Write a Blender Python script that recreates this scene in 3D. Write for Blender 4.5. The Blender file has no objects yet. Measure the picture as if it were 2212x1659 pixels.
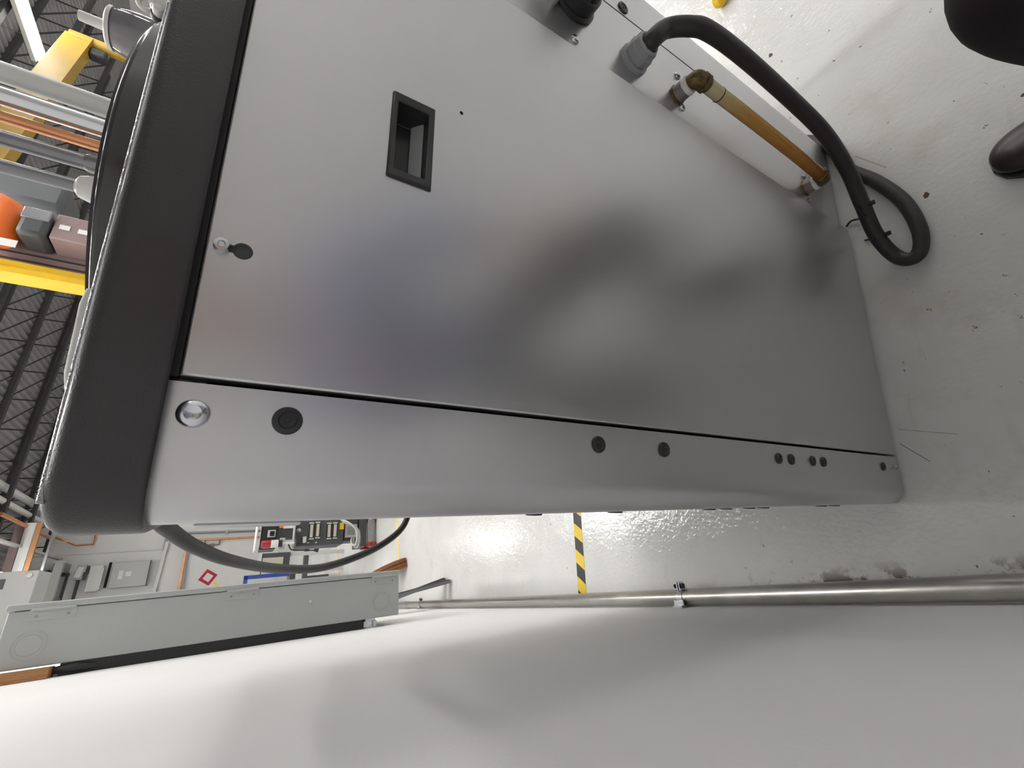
import bpy, math, random
from mathutils import Vector, Matrix
random.seed(7)
R = math.radians
sc = bpy.context.scene
COL = sc.collection

# ------------------------------------------------------------------ camera
F, PX, PY, W, H = 925.7, 1106.0, 829.5, 2212, 1659
XC = Vector((0.00405195, -0.97048319, 0.24113473))     # world axes in camera coordinates
YC = Vector((-0.52039995, 0.20386504, 0.82923033))     # (x right, y down, z forward)
ZC = Vector((-0.85391304, -0.1288465, -0.50421335))
CAM = Vector((0.0, -0.36, 1.1778))
cam_d = bpy.data.cameras.new('camera')
cam = bpy.data.objects.new('camera', cam_d)
COL.objects.link(cam)
cam_d.sensor_fit = 'HORIZONTAL'
cam_d.sensor_width = 36.0
cam_d.lens = 36.0 * F / W
cam_d.clip_start = 0.01
cam_d.clip_end = 100
right = Vector((XC.x, YC.x, ZC.x)); down = Vector((XC.y, YC.y, ZC.y)); fwd = Vector((XC.z, YC.z, ZC.z))
mw = Matrix((right, -down, -fwd)).transposed().to_4x4()
mw.translation = CAM
cam.matrix_world = mw
sc.camera = cam

# ------------------------------------------------------------------ world and exposure
wd = bpy.data.worlds.new('world'); sc.world = wd
wd.use_nodes = True
wd.node_tree.nodes['Background'].inputs[0].default_value = (0.9, 0.95, 1.0, 1)
wd.node_tree.nodes['Background'].inputs[1].default_value = 0.05
sc.view_settings.view_transform = 'Standard'
sc.view_settings.look = 'None'
sc.view_settings.gamma = 1.0
sc.view_settings.use_curve_mapping = False
sc.view_settings.exposure = 0.9
LAMP = 22.0              # emission of the ceiling fluorescent diffusers

# the hall's own axes: U along the near wall away from the camera, MM from that wall into the hall
U = Vector((-0.20803, 0.97812, 0)); MM = Vector((0.97812, 0.20803, 0)); Z = Vector((0, 0, 1))
X = Vector((1, 0, 0)); Y = Vector((0, 1, 0))
HALL = (MM, U, Z)
def W3(m, u, z): return MM * m + U * u + Z * z

def ray(x, y):
    c = Vector(((x - PX) / F, (y - PY) / F, 1.0))
    return Vector((XC.dot(c), YC.dot(c), ZC.dot(c)))
def pY(x, y, yy): r = ray(x, y); return CAM + r * ((yy - CAM.y) / r.y)
def pZ(x, y, zz): r = ray(x, y); return CAM + r * ((zz - CAM.z) / r.z)
def pU(x, y, uu): r = ray(x, y); return CAM + r * ((uu - CAM.dot(U)) / r.dot(U))
def pM(x, y, m): r = ray(x, y); return CAM + r * ((m - CAM.dot(MM)) / r.dot(MM))
def mz(x, y, uu): p = pU(x, y, uu); return p.dot(MM), p.z

# ------------------------------------------------------------------ materials
def new_mat(name):
    m = bpy.data.materials.new(name); m.use_nodes = True
    nt = m.node_tree
    return m, nt, nt.nodes['Principled BSDF']
def mat(name, col, rough=0.5, metal=0.0, var=0.0, vscale=8.0, bump=0.0, bscale=200.0, spec=0.5, trans=0.0, coat=0.0, emit=None, es=0.0, rvar=0.0, stretch=None):
    m, nt, b = new_mat(name)
    b.inputs['Base Color'].default_value = (*col, 1)
    b.inputs['Roughness'].default_value = rough
    b.inputs['Metallic'].default_value = metal
    b.inputs['Specular IOR Level'].default_value = spec
    if trans: b.inputs['Transmission Weight'].default_value = trans
    if coat: b.inputs['Coat Weight'].default_value = coat
    if emit:
        b.inputs['Emission Color'].default_value = (*emit, 1); b.inputs['Emission Strength'].default_value = es
    tc = nt.nodes.new('ShaderNodeTexCoord')
    src = tc.outputs['Object']
    if stretch:
        mp = nt.nodes.new('ShaderNodeMapping'); mp.inputs['Scale'].default_value = stretch
        nt.links.new(src, mp.inputs[0]); src = mp.outputs[0]
    if var or rvar:
        n = nt.nodes.new('ShaderNodeTexNoise'); n.inputs['Scale'].default_value = vscale; n.inputs['Detail'].default_value = 5
        nt.links.new(src, n.inputs['Vector'])
        if var:
            rp = nt.nodes.new('ShaderNodeValToRGB')
            rp.color_ramp.elements[0].position = 0.3; rp.color_ramp.elements[1].position = 0.7
            rp.color_ramp.elements[0].color = (*[c * (1 - var) for c in col], 1)
            rp.color_ramp.elements[1].color = (*[min(1, c * (1 + var)) for c in col], 1)
            nt.links.new(n.outputs['Fac'], rp.inputs[0]); nt.links.new(rp.outputs[0], b.inputs['Base Color'])
        if rvar:
            mr = nt.nodes.new('ShaderNodeMapRange'); mr.inputs[1].default_value = 0.3; mr.inputs[2].default_value = 0.7
            mr.inputs[3].default_value = rough - rvar; mr.inputs[4].default_value = rough + rvar
            nt.links.new(n.outputs['Fac'], mr.inputs[0]); nt.links.new(mr.outputs[0], b.inputs['Roughness'])
    if bump:
        n2 = nt.nodes.new('ShaderNodeTexNoise'); n2.inputs['Scale'].default_value = bscale; n2.inputs['Detail'].default_value = 3
        bp = nt.nodes.new('ShaderNodeBump'); bp.inputs['Strength'].default_value = bump; bp.inputs['Distance'].default_value = 0.002
        nt.links.new(src, n2.inputs['Vector']); nt.links.new(n2.outputs['Fac'], bp.inputs['Height']); nt.links.new(bp.outputs[0], b.inputs['Normal'])
    return m

def floor_material():
    m, nt, b = new_mat('painted_concrete_floor')
    L = nt.links; N = nt.nodes
    tc = N.new('ShaderNodeTexCoord'); src = tc.outputs['Object']
    def noise(s, d=5, r=0.6):
        n = N.new('ShaderNodeTexNoise'); n.inputs['Scale'].default_value = s; n.inputs['Detail'].default_value = d; n.inputs['Roughness'].default_value = r
        L.new(src, n.inputs['Vector']); return n.outputs['Fac']
    def ramp(fac, a, c):
        r = N.new('ShaderNodeMapRange'); r.inputs[1].default_value = a; r.inputs[2].default_value = c; L.new(fac, r.inputs[0]); return r.outputs[0]
    def mix(fac, a, c):
        x = N.new('ShaderNodeMix'); x.data_type = 'RGBA'
        L.new(fac, x.inputs['Factor'])
        for i, v in ((6, a), (7, c)):
            if isinstance(v, tuple): x.inputs[i].default_value = (*v, 1)
            else: L.new(v, x.inputs[i])
        return x.outputs[2]
    def math_(op, a, c=None):
        x = N.new('ShaderNodeMath'); x.operation = op
        for i, v in ((0, a), (1, c)):
            if v is None: continue
            if isinstance(v, (int, float)): x.inputs[i].default_value = v
            else: L.new(v, x.inputs[i])
        return x.outputs[0]
    col = mix(ramp(noise(2.2), 0.3, 0.7), (0.60, 0.60, 0.58), (0.71, 0.71, 0.69))
    # yellowish wear patches
    col = mix(math_('MULTIPLY', ramp(noise(3.7, 8, 0.7), 0.56, 0.72), 0.45), col, (0.50, 0.46, 0.34))
    # streaky grey dirt
    mp = N.new('ShaderNodeMapping'); mp.inputs['Scale'].default_value = (6, 30, 6); mp.inputs['Rotation'].default_value = (0, 0, 0.7)
    L.new(src, mp.inputs[0])
    ns = N.new('ShaderNodeTexNoise'); ns.inputs['Scale'].default_value = 1.0; ns.inputs['Detail'].default_value = 6; L.new(mp.outputs[0], ns.inputs['Vector'])
    col = mix(math_('MULTIPLY', ramp(ns.outputs['Fac'], 0.62, 0.78), 0.2), col, (0.36, 0.34, 0.29))
    # chips and specks, brown and grey
    for s, lim, c in ((9.0, 0.085, (0.13, 0.085, 0.06)), (17.0, 0.075, (0.12, 0.11, 0.10)), (34.0, 0.10, (0.22, 0.19, 0.16))):
        v = N.new('ShaderNodeTexVoronoi'); v.inputs['Scale'].default_value = s
        wn = N.new('ShaderNodeTexNoise'); wn.inputs['Scale'].default_value = s * 6
        va = N.new('ShaderNodeVectorMath'); va.operation = 'MULTIPLY_ADD'
        L.new(src, wn.inputs['Vector']); L.new(wn.outputs['Color'], va.inputs[0]); va.inputs[1].default_value = (0.02, 0.02, 0.02); L.new(src, va.inputs[2])
        L.new(va.outputs[0], v.inputs['Vector'])
        sp = N.new('ShaderNodeSeparateColor'); L.new(v.outputs['Color'], sp.inputs[0])
        dot = math_('LESS_THAN', v.outputs['Distance'], math_('MULTIPLY', sp.outputs[1], lim))
        few = math_('GREATER_THAN', sp.outputs[0], 0.45)
        col = mix(math_('MULTIPLY', dot, few), col, c)
    # rubbed scratches and crack marks, each a short segment with a place of its own
    segs = [((1.03, 0.12), (0.82, 0.16), 0.004, (0.42, 0.35, 0.22)), ((0.82, 0.16), (0.78, 0.10), 0.006, (0.45, 0.38, 0.26)),
            ((1.5, 0.35), (0.95, 0.22), 0.0012, (0.2, 0.18, 0.16)), ((0.80, -0.04), (0.73, -0.09), 0.003, (0.45, 0.40, 0.30)),
            ((0.10, -0.008), (0.06, -0.05), 0.0016, (0.10, 0.07, 0.04)), ((0.13, -0.01), (0.11, -0.10), 0.001, (0.2, 0.17, 0.13))]
    for (ax, ay), (bx, by), wd_, c in segs:
        a = Vector((ax, ay, 0)); d = Vector((bx - ax, by - ay, 0)); ln = d.length; d.normalize(); nn = Vector((-d.y, d.x, 0))
        def dotp(v):
            q = N.new('ShaderNodeVectorMath'); q.operation = 'SUBTRACT'; L.new(src, q.inputs[0]); q.inputs[1].default_value = a
            q2 = N.new('ShaderNodeVectorMath'); q2.operation = 'DOT_PRODUCT'; L.new(q.outputs[0], q2.inputs[0]); q2.inputs[1].default_value = v
            return q2.outputs['Value']
        across = math_('LESS_THAN', math_('ABSOLUTE', dotp(nn)), wd_ / 2)
        t = dotp(d)
        along = math_('MULTIPLY', math_('GREATER_THAN', t, 0.0), math_('LESS_THAN', t, ln))
        col = mix(math_('MULTIPLY', math_('MULTIPLY', across, along), 0.8), col, c)
    # rust at the foot of the near wall
    q2 = N.new('ShaderNodeVectorMath'); q2.operation = 'DOT_PRODUCT'; L.new(src, q2.inputs[0]); q2.inputs[1].default_value = MM
    near = ramp(q2.outputs['Value'], -0.125, -0.165)
    q3 = N.new('ShaderNodeVectorMath'); q3.operation = 'DOT_PRODUCT'; L.new(src, q3.inputs[0]); q3.inputs[1].default_value = U
    near = math_('MULTIPLY', near, ramp(q3.outputs['Value'], 0.55, 0.25))
    rust = math_('MULTIPLY', near, ramp(noise(11, 6, 0.7), 0.50, 0.56))
    col = mix(rust, col, (0.085, 0.045, 0.03))
    b.inputs['Specular IOR Level'].default_value = 0.38
    L.new(col, b.inputs['Base Color'])
    L.new(math_('ADD', math_('MULTIPLY', noise(6, 4), 0.12), 0.02), b.inputs['Roughness'])
    h = math_('ADD', math_('MULTIPLY', noise(95, 2, 0.5), 0.6), math_('MULTIPLY', noise(30, 2, 0.5), 0.8))
    bp = N.new('ShaderNodeBump'); bp.inputs['Strength'].default_value = 0.32; bp.inputs['Distance'].default_value = 0.004
    L.new(h, bp.inputs['Height']); L.new(bp.outputs[0], b.inputs['Normal'])
    return m

def wall_material():
    m, nt, b = new_mat('white_painted_wall')
    L = nt.links; N = nt.nodes
    tc = N.new('ShaderNodeTexCoord'); src = tc.outputs['Object']
    n1 = N.new('ShaderNodeTexNoise'); n1.inputs['Scale'].default_value = 1.3; n1.inputs['Detail'].default_value = 4
    L.new(src, n1.inputs['Vector'])
    r1 = N.new('ShaderNodeValToRGB'); r1.color_ramp.elements[0].color = (0.82, 0.815, 0.81, 1); r1.color_ramp.elements[1].color = (0.88, 0.875, 0.87, 1)
    r1.color_ramp.elements[0].position = 0.3; r1.color_ramp.elements[1].position = 0.7
    L.new(n1.outputs['Fac'], r1.inputs[0])
    mp = N.new('ShaderNodeMapping'); mp.inputs['Scale'].default_value = (18, 18, 60); mp.inputs['Rotation'].default_value = (0.5, 0, 0)
    L.new(src, mp.inputs[0])
    n2 = N.new('ShaderNodeTexNoise'); n2.inputs['Scale'].default_value = 1.0; n2.inputs['Detail'].default_value = 7; n2.inputs['Roughness'].default_value = 0.7
    L.new(mp.outputs[0], n2.inputs['Vector'])
    mr = N.new('ShaderNodeMapRange'); mr.inputs[1].default_value = 0.69; mr.inputs[2].default_value = 0.78; mr.inputs[4].default_value = 0.5
    L.new(n2.outputs['Fac'], mr.inputs[0])
    mx = N.new('ShaderNodeMix'); mx.data_type = 'RGBA'; L.new(mr.outputs[0], mx.inputs['Factor']); L.new(r1.outputs[0], mx.inputs[6]); mx.inputs[7].default_value = (0.42, 0.40, 0.37, 1)
    L.new(mx.outputs[2], b.inputs['Base Color'])
    b.inputs['Roughness'].default_value = 0.62
    n3 = N.new('ShaderNodeTexNoise'); n3.inputs['Scale'].default_value = 160; L.new(src, n3.inputs['Vector'])
    bp = N.new('ShaderNodeBump'); bp.inputs['Strength'].default_value = 0.12; bp.inputs['Distance'].default_value = 0.002
    L.new(n3.outputs['Fac'], bp.inputs['Height']); L.new(bp.outputs[0], b.inputs['Normal'])
    return m

def stripe_material(name, c1, c2, period, direction, duty=0.5):
    m, nt, b = new_mat(name)
    L = nt.links; N = nt.nodes
    tc = N.new('ShaderNodeTexCoord')
    d = N.new('ShaderNodeVectorMath'); d.operation = 'DOT_PRODUCT'; L.new(tc.outputs['Object'], d.inputs[0]); d.inputs[1].default_value = direction
    a = N.new('ShaderNodeMath'); a.operation = 'DIVIDE'; L.new(d.outputs['Value'], a.inputs[0]); a.inputs[1].default_value = period
    f = N.new('ShaderNodeMath'); f.operation = 'FRACT'; L.new(a.outputs[0], f.inputs[0])
    g = N.new('ShaderNodeMath'); g.operation = 'GREATER_THAN'; L.new(f.outputs[0], g.inputs[0]); g.inputs[1].default_value = duty
    x = N.new('ShaderNodeMix'); x.data_type = 'RGBA'; L.new(g.outputs[0], x.inputs['Factor']); x.inputs[6].default_value = (*c1, 1); x.inputs[7].default_value = (*c2, 1)
    L.new(x.outputs[2], b.inputs['Base Color']); b.inputs['Roughness'].default_value = 0.45
    return m

M = {}
M['floor'] = floor_material()
M['wall'] = wall_material()
M['farwall'] = mat('far_wall_paint', (0.80, 0.795, 0.775), 0.5, var=0.03, vscale=1.5)
M['deck'] = mat('galvanised_roof_deck', (0.34, 0.33, 0.33), 0.55, 0.3, var=0.12, vscale=3)
M['truss'] = mat('dark_truss_paint', (0.035, 0.033, 0.033), 0.6, var=0.2)
M['panel'] = mat('grey_cabinet_paint', (0.58, 0.58, 0.595), 0.30, 0.85, var=0.03, vscale=3, bump=0.02, bscale=500)
M['post'] = M['panel']
M['bezel'] = mat('charcoal_moulded_plastic', (0.025, 0.023, 0.025), 0.42, bump=0.25, bscale=700, coat=0.15)
M['rimglint'] = mat('rim_edge_highlight', (0.30, 0.30, 0.31), 0.16, 0.7, bump=1.0, bscale=330, coat=0.6)
M['lid'] = mat('dark_smoked_lid', (0.035, 0.034, 0.036), 0.18, coat=0.3)
M['blackplastic'] = mat('black_plastic', (0.018, 0.018, 0.019), 0.42, bump=0.1)
M['plug'] = mat('black_hole_plug', (0.022, 0.022, 0.023), 0.38)
M['dark'] = mat('dark_cavity', (0.006, 0.006, 0.006), 0.9)
M['zinc'] = mat('zinc_plated_steel', (0.62, 0.64, 0.68), 0.22, 1.0, var=0.08, vscale=60, bump=0.15, bscale=120)
M['steel'] = mat('dull_steel', (0.38, 0.38, 0.38), 0.4, 1.0, var=0.1, vscale=30)
M['glandgrey'] = mat('grey_gland_plastic', (0.33, 0.34, 0.35), 0.42)
M['cable'] = mat('black_cable_rubber', (0.030, 0.027, 0.027), 0.5, var=0.15, vscale=40, bump=0.15, bscale=300)
M['nipple'] = mat('dull_pipe_nipple', (0.30, 0.265, 0.25), 0.45, 0.5, var=0.15, vscale=60)
M['ptfe'] = mat('white_thread_tape', (0.80, 0.79, 0.76), 0.5)
M['brass'] = mat('aged_brass', (0.16, 0.115, 0.045), 0.45, 0.6, var=0.35, vscale=120, bump=0.4, bscale=250)
M['conduit'] = mat('galvanised_conduit', (0.46, 0.45, 0.42), 0.34, 0.85, var=0.08, vscale=25, rvar=0.06)
M['boxgrey'] = mat('grey_enclosure_paint', (0.44, 0.455, 0.45), 0.45, 0.0, var=0.02, bump=0.12, bscale=350)
M['wood'] = mat('orange_brown_wood', (0.42, 0.20, 0.08), 0.55, var=0.18, vscale=6, stretch=(30, 30, 2))
M['bristle'] = mat('brown_broom_bristle', (0.20, 0.075, 0.022), 0.7, var=0.3, vscale=60)
M['yellow'] = mat('crane_yellow_paint', (0.78, 0.48, 0.01), 0.4, var=0.08, vscale=10)
M['yellowdull'] = mat('jib_crane_yellow', (0.36, 0.22, 0.022), 0.5, var=0.08, vscale=3)
M['white'] = mat('white_plastic', (0.74, 0.74, 0.71), 0.35)
M['pvc'] = mat('white_pvc_pipe', (0.70, 0.71, 0.68), 0.32)
M['chrome'] = mat('polished_pipe', (0.62, 0.64, 0.66), 0.2, 1.0)
M['copper'] = mat('copper_pipe', (0.72, 0.33, 0.16), 0.28, 0.9, var=0.1, vscale=15)
M['greypipe'] = mat('grey_metal_pipe', (0.24, 0.24, 0.255), 0.3, 0.7)
M['dome'] = mat('smoked_translucent_dome', (0.19, 0.185, 0.20), 0.08, coat=0.5)
M['brown'] = mat('mauve_brown_column', (0.27, 0.19, 0.185), 0.55, var=0.05)
M['orange'] = mat('robot_orange_paint', (0.80, 0.16, 0.015), 0.4)
M['ctrl'] = mat('dark_grey_control_panel', (0.062, 0.065, 0.070), 0.45, var=0.05)
M['beige'] = mat('beige_connector', (0.46, 0.44, 0.35), 0.5)
M['lightgrey'] = mat('light_grey_paint', (0.52, 0.52, 0.50), 0.45)
M['red'] = mat('red_plastic', (0.36, 0.015, 0.025), 0.3)
M['redlamp'] = mat('red_beacon_lens', (0.33, 0.01, 0.02), 0.12, coat=0.5)
M['blue'] = mat('blue_frame_paint', (0.03, 0.07, 0.33), 0.4)
M['trouser'] = mat('dark_maroon_black_cloth', (0.010, 0.006, 0.008), 0.85, bump=0.3, bscale=500)
M['shirt'] = mat('slate_blue_shirt', (0.17, 0.18, 0.30), 0.8, bump=0.2, bscale=300)
M['shoe'] = mat('dark_leather_shoe', (0.022, 0.013, 0.013), 0.32, bump=0.1)
M['skin'] = mat('skin', (0.45, 0.27, 0.19), 0.5)
M['hair'] = mat('dark_hair', (0.02, 0.014, 0.01), 0.6)
M['phone'] = mat('black_glass_phone', (0.01, 0.01, 0.012), 0.12)
M['diffuser'] = mat('lamp_diffuser', (0.9, 0.9, 0.9), 0.5, emit=(1.0, 0.99, 0.975), es=LAMP)
M['tape'] = stripe_material('hazard_tape', (0.72, 0.52, 0.03), (0.03, 0.03, 0.03), 0.088, (MM * 0.80 - U * 0.60))
M['yellowline'] = mat('faded_yellow_floor_line', (0.70, 0.58, 0.22), 0.5, var=0.12, vscale=9)

def amber_material():
    m, nt, b = new_mat('amber_sight_tube')
    L = nt.links; N = nt.nodes
    tc = N.new('ShaderNodeTexCoord'); s = N.new('ShaderNodeSeparateXYZ'); L.new(tc.outputs['Generated'], s.inputs[0])
    n = N.new('ShaderNodeTexNoise'); n.inputs['Scale'].default_value = 30; L.new(tc.outputs['Object'], n.inputs['Vector'])
    ad = N.new('ShaderNodeMath'); ad.operation = 'MULTIPLY_ADD'; L.new(n.outputs['Fac'], ad.inputs[0]); ad.inputs[1].default_value = 0.12; L.new(s.outputs['Z'], ad.inputs[2])
    r = N.new('ShaderNodeValToRGB'); L.new(ad.outputs[0], r.inputs[0])
    e = r.color_ramp.elements
    e[0].position = 0.05; e[0].color = (0.26, 0.085, 0.010, 1)
    e[1].position = 1.0; e[1].color = (0.62, 0.55, 0.36, 1)
    for p, c in ((0.3, (0.46, 0.21, 0.028, 1)), (0.6, (0.55, 0.27, 0.045, 1)), (0.78, (0.58, 0.32, 0.08, 1)), (0.9, (0.60, 0.43, 0.18, 1))):
        x = e.new(p); x.color = c
    L.new(r.outputs[0], b.inputs['Base Color']); b.inputs['Roughness'].default_value = 0.25
    b.inputs['Subsurface Weight'].default_value = 0.1
    return m
M['amber'] = amber_material()

# ------------------------------------------------------------------ mesh builder
class MB:
    def __init__(s): s.v = []; s.f = []
    def add(s, vs, fs):
        k = len(s.v); s.v += [Vector(v) for v in vs]; s.f += [[i + k for i in f] for f in fs]; return s
    def box(s, c, size, ax=(X, Y, Z)):
        c = Vector(c); a, b, d = ax[0] * size[0] / 2, ax[1] * size[1] / 2, ax[2] * size[2] / 2
        vs = [c + a * i + b * j + d * k for k in (-1, 1) for j in (-1, 1) for i in (-1, 1)]
        return s.add(vs, [(0, 2, 3, 1), (4, 5, 7, 6), (0, 1, 5, 4), (2, 6, 7, 3), (0, 4, 6, 2), (1, 3, 7, 5)])
    def mzbox(s, m0, m1, u0, u1, z0, z1):
        return s.box(W3((m0 + m1) / 2, (u0 + u1) / 2, (z0 + z1) / 2), (abs(m1 - m0), abs(u1 - u0), abs(z1 - z0)), HALL)
    def xyz(s, x0, x1, y0, y1, z0, z1):
        return s.box(((x0 + x1) / 2, (y0 + y1) / 2, (z0 + z1) / 2), (x1 - x0, y1 - y0, z1 - z0))
    def lathe(s, prof, o, axis, n=20, ref=None):
        o = Vector(o); axis = Vector(axis).normalized()
        a = (ref or (Z if abs(axis.z) < 0.9 else X)); a = (a - axis * a.dot(axis)).normalized(); b = axis.cross(a)
        vs = []; fs = []
        for r, h in prof:
            for i in range(n):
                t = 2 * math.pi * i / n
                vs.append(o + axis * h + (a * math.cos(t) + b * math.sin(t)) * r)
        for k in range(len(prof) - 1):
            for i in range(n):
                j = (i + 1) % n
                fs.append((k * n + i, k * n + j, (k + 1) * n + j, (k + 1) * n + i))
        if prof[0][0] > 1e-6: fs.append(tuple(reversed(range(n))))
        if prof[-1][0] > 1e-6: fs.append(tuple(range((len(prof) - 1) * n, len(prof) * n)))
        return s.add(vs, fs)
    def cyl(s, p0, p1, r0, r1=None, n=16):
        p0 = Vector(p0); p1 = Vector(p1); r1 = r0 if r1 is None else r1
        return s.lathe([(r0, 0), (r1, (p1 - p0).length)], p0, p1 - p0, n)
    def bar(s, p0, p1, w, h, up=Z):
        p0 = Vector(p0); p1 = Vector(p1); d = (p1 - p0); ln = d.length; d.normalize()
        a = up.cross(d)
        if a.length < 1e-4: a = X.cross(d)
        a.normalize(); b = d.cross(a)
        return s.box((p0 + p1) / 2, (w, ln, h), (a, d, b))
    def tube(s, pts, r, n=12, sub=6, spline=True):
        pts = [Vector(p) for p in pts]
        rs = r if isinstance(r, (list, tuple)) else [r] * len(pts)
        P = []; RR = []
        if spline:
            for i in range(len(pts) - 1):
                p0 = pts[max(0, i - 1)]; p1 = pts[i]; p2 = pts[i + 1]; p3 = pts[min(len(pts) - 1, i + 2)]
                for k in range(sub):
                    t = k / sub
                    P.append(0.5 * ((2 * p1) + (p2 - p0) * t + (2 * p0 - 5 * p1 + 4 * p2 - p3) * t * t + (3 * p1 - p0 - 3 * p2 + p3) * t ** 3))
                    RR.append(rs[i] * (1 - t) + rs[i + 1] * t)
            P.append(pts[-1]); RR.append(rs[-1])
        else: P = pts; RR = list(rs)
        vs = []; fs = []; a = None
        for i, p in enumerate(P):
            d = (P[min(i + 1, len(P) - 1)] - P[max(i - 1, 0)]).normalized()
            if a is None: a = (Z if abs(d.z) < 0.9 else X); 
            a = (a - d * a.dot(d)).normalized(); b = d.cross(a)
            for j in range(n):
                t = 2 * math.pi * j / n
                vs.append(p + (a * math.cos(t) + b * math.sin(t)) * RR[i])
        for i in range(len(P) - 1):
            for j in range(n):
                k = (j + 1) % n
                fs.append((i * n + j, i * n + k, (i + 1) * n + k, (i + 1) * n + j))
        fs.append(tuple(reversed(range(n)))); fs.append(tuple(range((len(P) - 1) * n, len(P) * n)))
        return s.add(vs, fs)
    def prism(s, poly, o, ax, ay, dep):
        o = Vector(o); n = len(poly); dep = Vector(dep)
        vs = [o + ax * p[0] + ay * p[1] for p in poly]; vs += [v + dep for v in vs]
        fs = [tuple(reversed(range(n))), tuple(range(n, 2 * n))] + [(i, (i + 1) % n, n + (i + 1) % n, n + i) for i in range(n)]
        if ax.cross(ay).dot(dep) < 0: fs = [tuple(reversed(f)) for f in fs]
        return s.add(vs, fs)
    def frame(s, poly_o, poly_i, o, ax, ay, dep):
        """ring between two outlines with equally many points"""
        o = Vector(o); n = len(poly_o); dep = Vector(dep)
        A = [o + ax * p[0] + ay * p[1] for p in poly_o]; B = [o + ax * p[0] + ay * p[1] for p in poly_i]
        vs = A + B + [v + dep for v in A] + [v + dep for v in B]; fs = []
        for i in range(n):
            j = (i + 1) % n
            fs += [(i, j, n + j, n + i), (2 * n + i, 3 * n + i, 3 * n + j, 2 * n + j), (i, 2 * n + i, 2 * n + j, j), (n + i, n + j, 3 * n + j, 3 * n + i)]
        return s.add(vs, fs)

def root_loc(o):
    while o.parent: o = o.parent
    return o.location
def obj(name, mb, m, parent=None, bevel=0.0, smooth=35, seg=2, loc=None):
    me = bpy.data.meshes.new(name)
    off = root_loc(parent) if parent else (Vector(loc) if loc is not None else Vector((0, 0, 0)))
    me.from_pydata([v - off for v in mb.v], [], mb.f)
    me.validate(); me.update()
    import bmesh
    bm = bmesh.new(); bm.from_mesh(me); bmesh.ops.recalc_face_normals(bm, faces=bm.faces); bm.to_mesh(me); bm.free()
    if smooth:
        me.shade_smooth(); me.set_sharp_from_angle(angle=R(smooth))
    me.materials.append(M[m] if isinstance(m, str) else m)
    o = bpy.data.objects.new(name, me); COL.objects.link(o)
    if parent: o.parent = parent
    else: o.location = off
    if bevel:
        b = o.modifiers.new('bevel', 'BEVEL'); b.width = bevel; b.segments = seg; b.limit_method = 'ANGLE'; b.angle_limit = R(40)
    return o
def tag(o, label=None, cat=None, group=None, kind=None):
    for k, v in (('label', label), ('category', cat), ('group', group), ('kind', kind)):
        if v: o[k] = v
    return o
def thing(name, label, cat, loc, group=None):
    o = bpy.data.objects.new(name, None); COL.objects.link(o); o.location = Vector(loc); o.empty_display_size = 0.05
    return tag(o, label, cat, group)
def struct(name, mb, m, label=None, **k): return tag(obj(name, mb, m, **k), label, None, None, 'structure')
def copy_tree(o, delta, parent=None, label=None):
    c = o.copy(); COL.objects.link(c)
    if parent: c.parent = parent
    else: c.location = o.location + Vector(delta)
    if label: c['label'] = label
    for ch in list(o.children): copy_tree(ch, delta, c)
    return c
def rrect(x0, x1, y0, y1, r, n=6):
    out = []
    for cx, cy, a in ((x1 - r, y1 - r, 0), (x0 + r, y1 - r, 90), (x0 + r, y0 + r, 180), (x1 - r, y0 + r, 270)):
        for i in range(n + 1):
            t = R(a + 90 * i / n); out.append((cx + r * math.cos(t), cy + r * math.sin(t)))
    return out

# ================================================================== SETTING
WM = -0.204                  # near wall face (hall coordinate m)
U0, U1, M1, ZD = -6.5, 15.3, 15.0, 5.47
struct('floor', MB().mzbox(WM - 0.2, M1 + 0.2, U0 - 0.2, U1 + 0.2, -0.12, 0.0), 'floor', smooth=0)
struct('wall_left', MB().mzbox(WM - 0.15, WM, U0 - 0.2, U1 + 0.2, 0, ZD), 'wall', smooth=0)
struct('wall_far', MB().mzbox(WM - 0.15, M1 + 0.2, U1, U1 + 0.2, 0, ZD), 'farwall', smooth=0)
struct('wall_right', MB().mzbox(M1, M1 + 0.2, U0, U1, 0, ZD), 'farwall', smooth=0)
struct('wall_back', MB().mzbox(WM, M1, U0 - 0.2, U0, 0, ZD), 'farwall', smooth=0)
# corrugated roof deck, ribs along U
deck = MB(); m = WM; prof = []
while m < M1:
    for a, h in ((0, 0), (0.055, 0), (0.085, 0.045), (0.125, 0.045)): prof.append((m + a, ZD + h))
    m += 0.155
vs = []; fs = []
for (mm_, zz) in prof: vs += [W3(mm_, U0, zz), W3(mm_, U1, zz)]
for i in range(len(prof) - 1): fs.append((2 * i, 2 * i + 1, 2 * i + 3, 2 * i + 2))
deck.add(vs, fs); struct('ceiling', deck, 'deck', smooth=0)

# ================================================================== GREY CABINET
RD = 0.0155                    # how far the connection panel lies behind the door face
CX0, CX1, CD = -0.024, 0.872, 0.86
cab = thing('machine_cabinet', 'large grey sheet metal machine cabinet with charcoal rim and dark top', 'cabinet', (0.41, 0.4, 0))
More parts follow.
